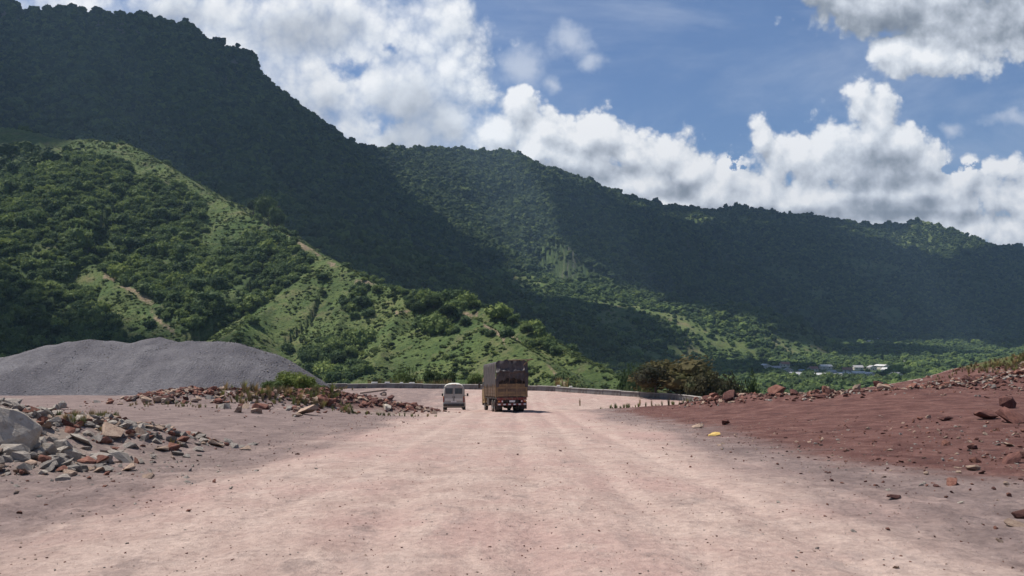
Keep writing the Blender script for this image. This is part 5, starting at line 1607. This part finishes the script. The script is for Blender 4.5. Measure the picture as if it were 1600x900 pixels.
def truck():
    d0 = 65.0; x0 = 0.0
    z0 = ground_at(x0, d0 + 3)
    slope = (ground_at(x0, d0 + 6) - ground_at(x0, d0)) / 6
    root = empty('cargo_truck', (x0, d0, ground_at(x0, d0) - 0.02))
    root.rotation_euler = (math.atan(slope), 0, R(9.5))
    tag(root, 'ochre cargo truck under a dark tarpaulin driving away down the dirt road', 'truck')
    W_ = 2.45; L = 7.0; zb = 1.28; zg = 2.30; zt_ = 4.12
    # chassis
    m = MB()
    for s in (-1, 1): m.box((s * .42, 4.4, .93), (.12, 9.0, .24), M_CHASSIS)
    for y in (.3, 1.6, 3.0, 4.6, 6.2): m.box((0, y, .93), (.80, .12, .2), M_CHASSIS)
    m.build('chassis', root)
    m = MB(); m.box((0, L / 2, 1.18), (W_ - .04, L, .16), M_CHASSIS, bev=.01); m.build('bed_floor', root)
    for y in (1.5, 2.85):
        m = MB(); m.tube([(-1.0, y, .52), (1.0, y, .52)], .09, M_CHASSIS, 10); m.lathe_x((0, y, .52), [(-.26, .05), (-.22, .2), (0, .24), (.22, .2), (.26, .05)], M_CHASSIS, 16); m.build('axle', root)
    for y in (1.5, 2.85):
        wheel(root, 1.05, y, .52, .27, True, 1); wheel(root, -1.05, y, .52, .27, True, -1)
    for s in (-1, 1): wheel(root, s * 1.02, 7.75, .52, .27, False, s)
    # tailgate boards and posts
    tg = MB(); tg.box((0, -.005, (zb + zg) / 2), (W_ - .16, .03, zg - zb), M_BROWN); tgo = tg.build('tailgate', root)
    n = 5; hh = (zg - zb) / n
    for i in range(n):
        m = MB(); m.box((0, -.035, zb + hh * (i + .5)), (W_ - .22, .045, hh - .035), M_OCHRE if i != 2 else M_BROWN, bev=.008); m.build('board', tgo)
    for x in (-1.17, -.40, .40, 1.17):
        m = MB(); m.box((x, -.075, (zb + zg) / 2), (.09, .06, zg - zb + .05), M_OCHRE, bev=.01); m.build('post', tgo)
    for s in (-1, 1):
        sb = MB(); sb.box((s * (W_ / 2 - .03), L / 2, (zb + zg) / 2), (.04, L - .1, zg - zb), M_BROWN); sd_ = sb.build('side_panel', root)
        for i in range(4):
            h4 = (zg - zb) / 4
            m = MB(); m.box((s * (W_ / 2 + .015), L / 2, zb + h4 * (i + .5)), (.04, L - .12, h4 - .04), M_BROWN, bev=.006); m.build('board', sd_)
        for j in range(8):
            m = MB(); m.box((s * (W_ / 2 + .05), .15 + j * (L - .3) / 7, (zb + zg) / 2 - .02), (.06, .10, zg - zb + .1), M_OCHRE if j in (0, 7) else M_BROWN, bev=.01); m.build('post', sd_)
    # tarpaulin: a sagging sheet over the load
    prof = []
    hw = W_ / 2 + .07
    NS = 60
    rows = []
    ny = 46
    for j in range(ny + 1):
        y = -.10 + (L + .2) * j / ny
        row = []
        for i in range(NS + 1):
            t = i / NS
            # walk up the left side, across the top, down the right side
            if t < .36:
                u = t / .36; x = -hw; z = 2.16 + (zt_ - .30 - 2.16) * u
            elif t < .64:
                u = (t - .36) / .28; a = math.pi * (1 - u); x = hw * math.copysign(abs(math.cos(a)) ** .38, math.cos(a)); z = zt_ - .30 + .30 * abs(math.sin(a)) ** .62
            else:
                u = 1 - (t - .64) / .36; x = hw; z = 2.16 + (zt_ - .30 - 2.16) * u
            bow = .5 + .5 * math.cos(2 * math.pi * y / 1.4)
            sag = (1 - bow) * .07
            nz = mnoise.noise(Vector((t * 9, y * 1.1, 0)))
            fold = .05 * mnoise.noise(Vector((y * 2.6, 3.1, z * .55))) + .03 * mnoise.noise(Vector((y * 6.5, 8.1, z * 1.2)))
            if abs(x) > hw * .98:
                x = x * (1 - sag * .35) + math.copysign(fold, x)
                if u < .04: z += .16 * math.sin(y * 4.3) * .5 + .12 * nz
            z -= sag * max(0, (z - 3.6)) + .05 * nz * (z > 3.6)
            row.append((x, y, z))
        rows.append(row)
    m = MB(); m.grid(rows, M_TARP)
    tp = m.build('tarpaulin', root)
    # rear curtain, gathered with hanging folds and a scalloped lower edge
    rows = []
    nx, nz_ = 70, 34
    for k in range(nz_ + 1):
        v = k / nz_
        row = []
        for i in range(nx + 1):
            u = -1 + 2 * i / nx
            top = zt_ - .02 - .26 * abs(u) ** 5
            lowz = 2.72 - .40 * max(0, abs(u) - .25) ** .8 - .55 * max(0, .30 - abs(u - .02)) * 0 + .05 * math.sin(u * 17)
            if abs(u) > .82: lowz = 2.02
            z = top + (lowz - top) * v
            scal = .11 * abs(math.sin(u * 5.5)) * (1 - v) * 1.2
            y = -.13 - .12 * math.sin(v * 2.6) + .055 * math.sin(u * 16 + 3 * mnoise.noise(Vector((u * 2, v * 2, 0)))) * (.35 + v) + .09 * mnoise.noise(Vector((u * 3.2, v * 3.5, 5)))
            swag = .16 * math.exp(-((v - .42 - .25 * (1 - abs(u))) / .06) ** 2)
            row.append((u * (hw + .0), y - swag, z + scal))
        rows.append(row)
    m = MB(); m.grid(rows, M_TARP)
    m.build('rear_curtain', root)
    mb_ = MB(); mb_.box((0, .22, 2.75), (W_ - .2, .04, 1.5), M_CHASSIS); mb_.build('interior_shade_sheet', root)  # dark sheet standing in for the shaded interior under the curtain
    # bows under the sheet, and a pole that sticks out at the top right corner
    m = MB(); m.tube([(-.3, -.22, zt_ + .03), (.6, -.25, zt_ + .05), (1.75, -.18, zt_ + .10)], .04, M_WOODB, 6); m.build('roof_pole', root)
    m = MB(); m.tube([(.95, -.22, 3.75), (1.30, -.22, zt_ + .02), (1.62, -.2, zt_ + .14)], [.05, .06, .045], M_WOODB, 6); m.build('bent_pole', root)
    for x, z1 in ((-.75, 2.9), (-.25, 2.75), (.3, 2.72), (.8, 2.86)):
        m = MB(); m.tube([(x, -.20, z1), (x + .05, -.24, 2.6), (x - .02, -.13, 2.12)], .014, M_WOODB, 5); m.build('rope', root)
    # rear under-run bar, lamps, plates
    m = MB(); m.box((0, -.02, .66), (W_ - .1, .10, .17), M_REDP, bev=.012); bar = m.build('bumper', root)
    for i in range(6):
        m = MB(); m.box((-1.02 + i * .41, -.076, .66), (.19, .012, .10), M_WHITEP); m.build('white_stripe', bar)
    m = MB(); m.box((0, -.03, 1.10), (W_ - .06, .08, .20), M_REDP, bev=.012); beam = m.build('rear_beam', root)
    for x in (-.95, -.42, .42, .95):
        m = MB(); m.box((x, -.02, .88), (.06, .06, .30), M_CHASSIS); m.build('bracket', root)
    for s in (-1, 1):
        m = MB(); m.box((s * .92, -.05, .90), (.42, .07, .16), M_TAIL, bev=.015); lt = m.build('tail_light', root)
        m = MB(); m.box((s * 1.05, -.09, .90), (.12, .02, .12), M_AMBER); m.build('indicator', lt)
        m = MB(); m.box((s * .78, -.09, .90), (.10, .02, .12), M_WHITEP); m.build('reversing_lens', lt)
        m = MB(); m.box((s * 1.0, .62, .58), (.62, .02, .62), M_CHASSIS); m.build('mud_flap', root)
        m = MB()
        m.tube([(s * .7, .98, .95), (s * 1.2, .98, 1.05)], .03, M_CHASSIS, 6); m.build('flap_bar', root)
    m = MB(); m.box((0.02, -.085, .90), (.46, .015, .15), M_WHITEP, bev=.004); m.build('number_plate', root)
    m = MB()
    for x in (-.38, .36): m.box((x, -.06, 1.10), (.10, .02, .10), M_TAIL)
    m.build('reflector', beam)
    # side gear
    m = MB(); m.box((-.98, 5.1, .80), (.50, 1.2, .58), M_CHASSIS, bev=.05); m.build('fuel_tank', root)
    m = MB(); m.box((.98, 5.0, .82), (.45, .9, .5), M_CHASSIS, bev=.03); m.build('tool_box', root)
    for s in (-1, 1):
        m = MB(); m.box((s * 1.12, 5.8, .78), (.05, 1.6, .06), M_OCHRE); m.box((s * 1.12, 5.8, .50), (.05, 1.6, .06), M_OCHRE); m.build('side_guard', root)
    # cab
    m = MB(); cy = 7.95
    sec = [(-.88, .75, 0.0), (-.88, 1.35, .02), (-.80, 2.0, .03), (-.72, 2.62, .08), (0, 2.80, .1)]
    rows = []
    outl = [(-.92, .70), (-.95, 1.7), (-.90, 2.1), (-.80, 2.78), (-.5, 2.9), (.45, 2.9), (.78, 2.72), (.95, 1.75), (1.02, 1.3), (1.02, .62)]
    for xk in (-1.19, -1.22, -1.22, -1.19, -1.10, 1.10, 1.19, 1.22, 1.22, 1.19):
        sc = 1 if abs(xk) > 1.1 else 1
        rows.append([(xk, cy + a * (1 - .0), b_ if abs(xk) < 1.2 else b_) for a, b_ in outl])
    m.grid(rows, M_OCHRE, False)
    m.add([rows[0][i] for i in range(len(outl))], [tuple(range(len(outl)))], M_OCHRE); m.add([rows[-1][i] for i in range(len(outl))], [tuple(range(len(outl)))], M_OCHRE)
    cab = m.build('cab', root)
    for s in (-1, 1):
        m = MB(); m.box((s * 1.225, cy + .12, 2.22), (.02, .9, .62), M_GLASS, bev=.005); m.build('side_window', cab)
        m = MB(); m.box((s * 1.225, cy + .12, 1.40), (.025, .98, .9), M_OCHRE, bev=.008); dd_ = m.build('door', cab)
        m = MB(); m.box((s * 1.25, cy - .25, 1.75), (.03, .16, .04), M_BLACKP); m.build('handle', cab)
        m = MB(); m.tube([(s * 1.2, cy + .75, 2.5), (s * 1.48, cy + .85, 2.5), (s * 1.48, cy + .85, 1.9)], .018, M_BLACKP, 6); m.box((s * 1.48, cy + .85, 2.2), (.2, .07, .42), M_BLACKP, bev=.02); m.build('mirror', cab)
        m = MB(); m.box((s * .9, cy + 1.04, .95), (.3, .04, .2), M_WHITEP, bev=.02); m.build('headlight', cab)
    m = MB(); m.add([(-1.05, cy + .865, 2.62), (1.05, cy + .865, 2.62), (1.05, cy + .955, 1.85), (-1.05, cy + .955, 1.85)], [(0, 1, 2, 3)], M_GLASS); m.build('windscreen', cab)
    m = MB(); m.box((0, cy + 1.05, .6), (2.4, .12, .3), M_CHASSIS, bev=.03); m.build('front_bumper', cab)
    return root


def minibus():
    d0 = 73.0; x0 = (709 - 800) / F * d0
    slope = (ground_at(x0, d0 + 3.5) - ground_at(x0, d0)) / 3.5
    root = empty('minibus', (x0, d0, ground_at(x0, d0 + .4) - 0.02)); root.rotation_euler = (math.atan(slope), 0, R(2.5))
    tag(root, 'white high roofed minibus with its shade painted grey, driving away left of the truck', 'minibus')
    L = 5.6

    def section(y):
        """half outline of the body at station y: list of (x, z)"""
        r = y / L
        w = 1.0 - .04 * max(0, (y - 4.2)) ** 2 * .5
        if y < .10: w -= (.10 - y) * .5
        top = 2.42
        if y > 4.0: top = 2.42 - (y - 4.0) * .10 - max(0, y - 4.45) * 1.05 if y < 5.2 else 1.16
        if y < .25: top -= (.25 - y) * .25
        belt = min(1.18, top - .02)
        return [(0, top), (w * .42, top - .015), (w * .68, top - .07 if top > 1.4 else top - .03), (w * .82, top - .20 if top > 1.4 else top - .06), (w * .885, top - .42 if top > 1.7 else (top + belt) / 2), (w * .955, belt + .02 if belt < top - .1 else top - .1), (w * .985, min(.85, top - .15)), (w * .975, .45), (w * .93, .30)]
    ys = [0, .08, .25, .8, 1.4, 2.0, 2.8, 3.6, 4.0, 4.4, 4.7, 4.95, 5.15, 5.35, 5.55, 5.68]
    rows = []
    for y in ys:
        s = section(y)
        if y > 5.3:
            k = 1 - (y - 5.3) * .45; s = [(a * k, min(b_, 1.16 - (y - 5.3) * .5)) for a, b_ in s]
        rows.append([(-a, y, b_) for a, b_ in s[::-1]] + [(a, y, b_) for a, b_ in s[1:]])
    m = MB()
    nc = len(rows[0])
    # white roof and upper sides, shade painted grey below the belt, with dust
    vs = [q for r_ in rows for q in r_]; fw = []; fg = []
    for i in range(len(rows) - 1):
        for j in range(nc - 1):
            f = (i * nc + j, i * nc + j + 1, (i + 1) * nc + j + 1, (i + 1) * nc + j)
            (fw if 3 <= j <= nc - 5 else fg).append(f)
    m.add(vs, fw, M_CREAM, True); m.add(vs, fg, M_VSHADE, True)
    m.add(rows[0], [tuple(range(nc))], M_VSHADE); m.add(rows[-1], [tuple(range(nc))], M_VSHADE)
    m.box((0, 2.8, .40), (1.7, 5.2, .14), M_CHASSIS)
    body = m.build('body', root)
    m = MB()
    rowsr = []
    for y in (.35, .6, 1.4, 2.4, 3.2, 3.7):
        h = .085 if .4 < y < 3.6 else .01
        rowsr.append([(x, y, 2.405 + h * (1 - (x / .62) ** 4)) for x in (-.6, -.45, -.2, 0, .2, .45, .6)])
    m.grid(rowsr, M_CREAM); m.build('roof_panel', body)
    # two rear doors
    for s in (-1, 1):
        m = MB(); m.box((s * .43, -.022, 1.30), (.83, .035, 1.70), M_VSHADE, bev=.012); dr = m.build('rear_door', root)
        m = MB(); m.box((s * .415, -.047, 1.74), (.66, .014, .50), M_GLASS, bev=.005); m.build('rear_window', dr)
        m = MB(); m.box((s * .07, -.06, 1.18), (.05, .03, .16), M_BLACKP); m.build('handle', dr)
        m = MB(); m.box((s * .43, -.046, .98), (.70, .014, .22), M_CREAM, bev=.004); m.build('lower_panel', dr)
        m = MB(); m.box((s * .905, -.03, 1.02), (.11, .06, .52), M_TAIL, bev=.012); tl = m.build('tail_light', root)
        m = MB(); m.box((s * .905, -.063, 1.20), (.09, .012, .12), M_AMBER); m.build('indicator', tl)
        for (y0, y1) in ((.45, 1.45), (1.6, 2.6), (2.75, 3.6), (3.75, 4.35)):
            m = MB(); zt1, zb1 = 1.98, 1.32
            xa, xb = s * .915, s * .962
            m.add([(xb, y0, zb1), (xb, y1, zb1), (xa, y1 - .03, zt1), (xa, y0 + .03, zt1)], [(0, 1, 2, 3)], M_GLASS); m.build('side_window', root)
        m = MB(); m.tube([(s * .93, 4.45, 1.42), (s * 1.12, 4.5, 1.50)], .022, M_BLACKP, 6); m.box((s * 1.18, 4.5, 1.52), (.17, .10, .27), M_BLACKP, bev=.03); m.build('mirror', root)
        m = MB(); m.box((s * .72, 5.60, .80), (.28, .06, .2), M_WHITEP, bev=.02); m.build('headlight', root)
        for y in (1.15, 4.55):
            wheel(root, s * .86, y, .345, .21, False, s)
            m = MB(); m.lathe_x((s * .955, y, .345), [(-.02, .37), (.03, .385), (.03, .43), (-.02, .44)], M_BLACKP, 24); m.build('wheel_arch', root)
        m = MB(); m.box((s * .80, .66, .33), (.24, .015, .30), M_BLACKP); m.build('mud_flap', root)
    m = MB(); m.box((0, -.07, .50), (1.86, .18, .24), M_BLACKP, bev=.035); bp = m.build('rear_bumper', root)
    m = MB(); m.box((0, -.058, .80), (.50, .016, .13), M_WHITEP, bev=.004); m.build('number_plate', root)
    m = MB(); m.box((0, .0, 2.335), (.42, .05, .05), M_TAIL, bev=.01); m.build('brake_light', root)
    m = MB(); m.tube([(.32, -.07, 1.50), (.18, -.075, 1.86)], .010, M_BLACKP, 5); m.build('wiper', root)
    m = MB(); m.add([(-.78, 4.46, 2.30), (.78, 4.46, 2.30), (.88, 5.16, 1.28), (-.88, 5.16, 1.28)], [(0, 1, 2, 3)], M_GLASS); m.build('windscreen', root)
    m = MB(); m.box((0, 5.66, .5), (1.8, .14, .3), M_BLACKP, bev=.04); m.build('front_bumper', root)
    return root


truck()
minibus()
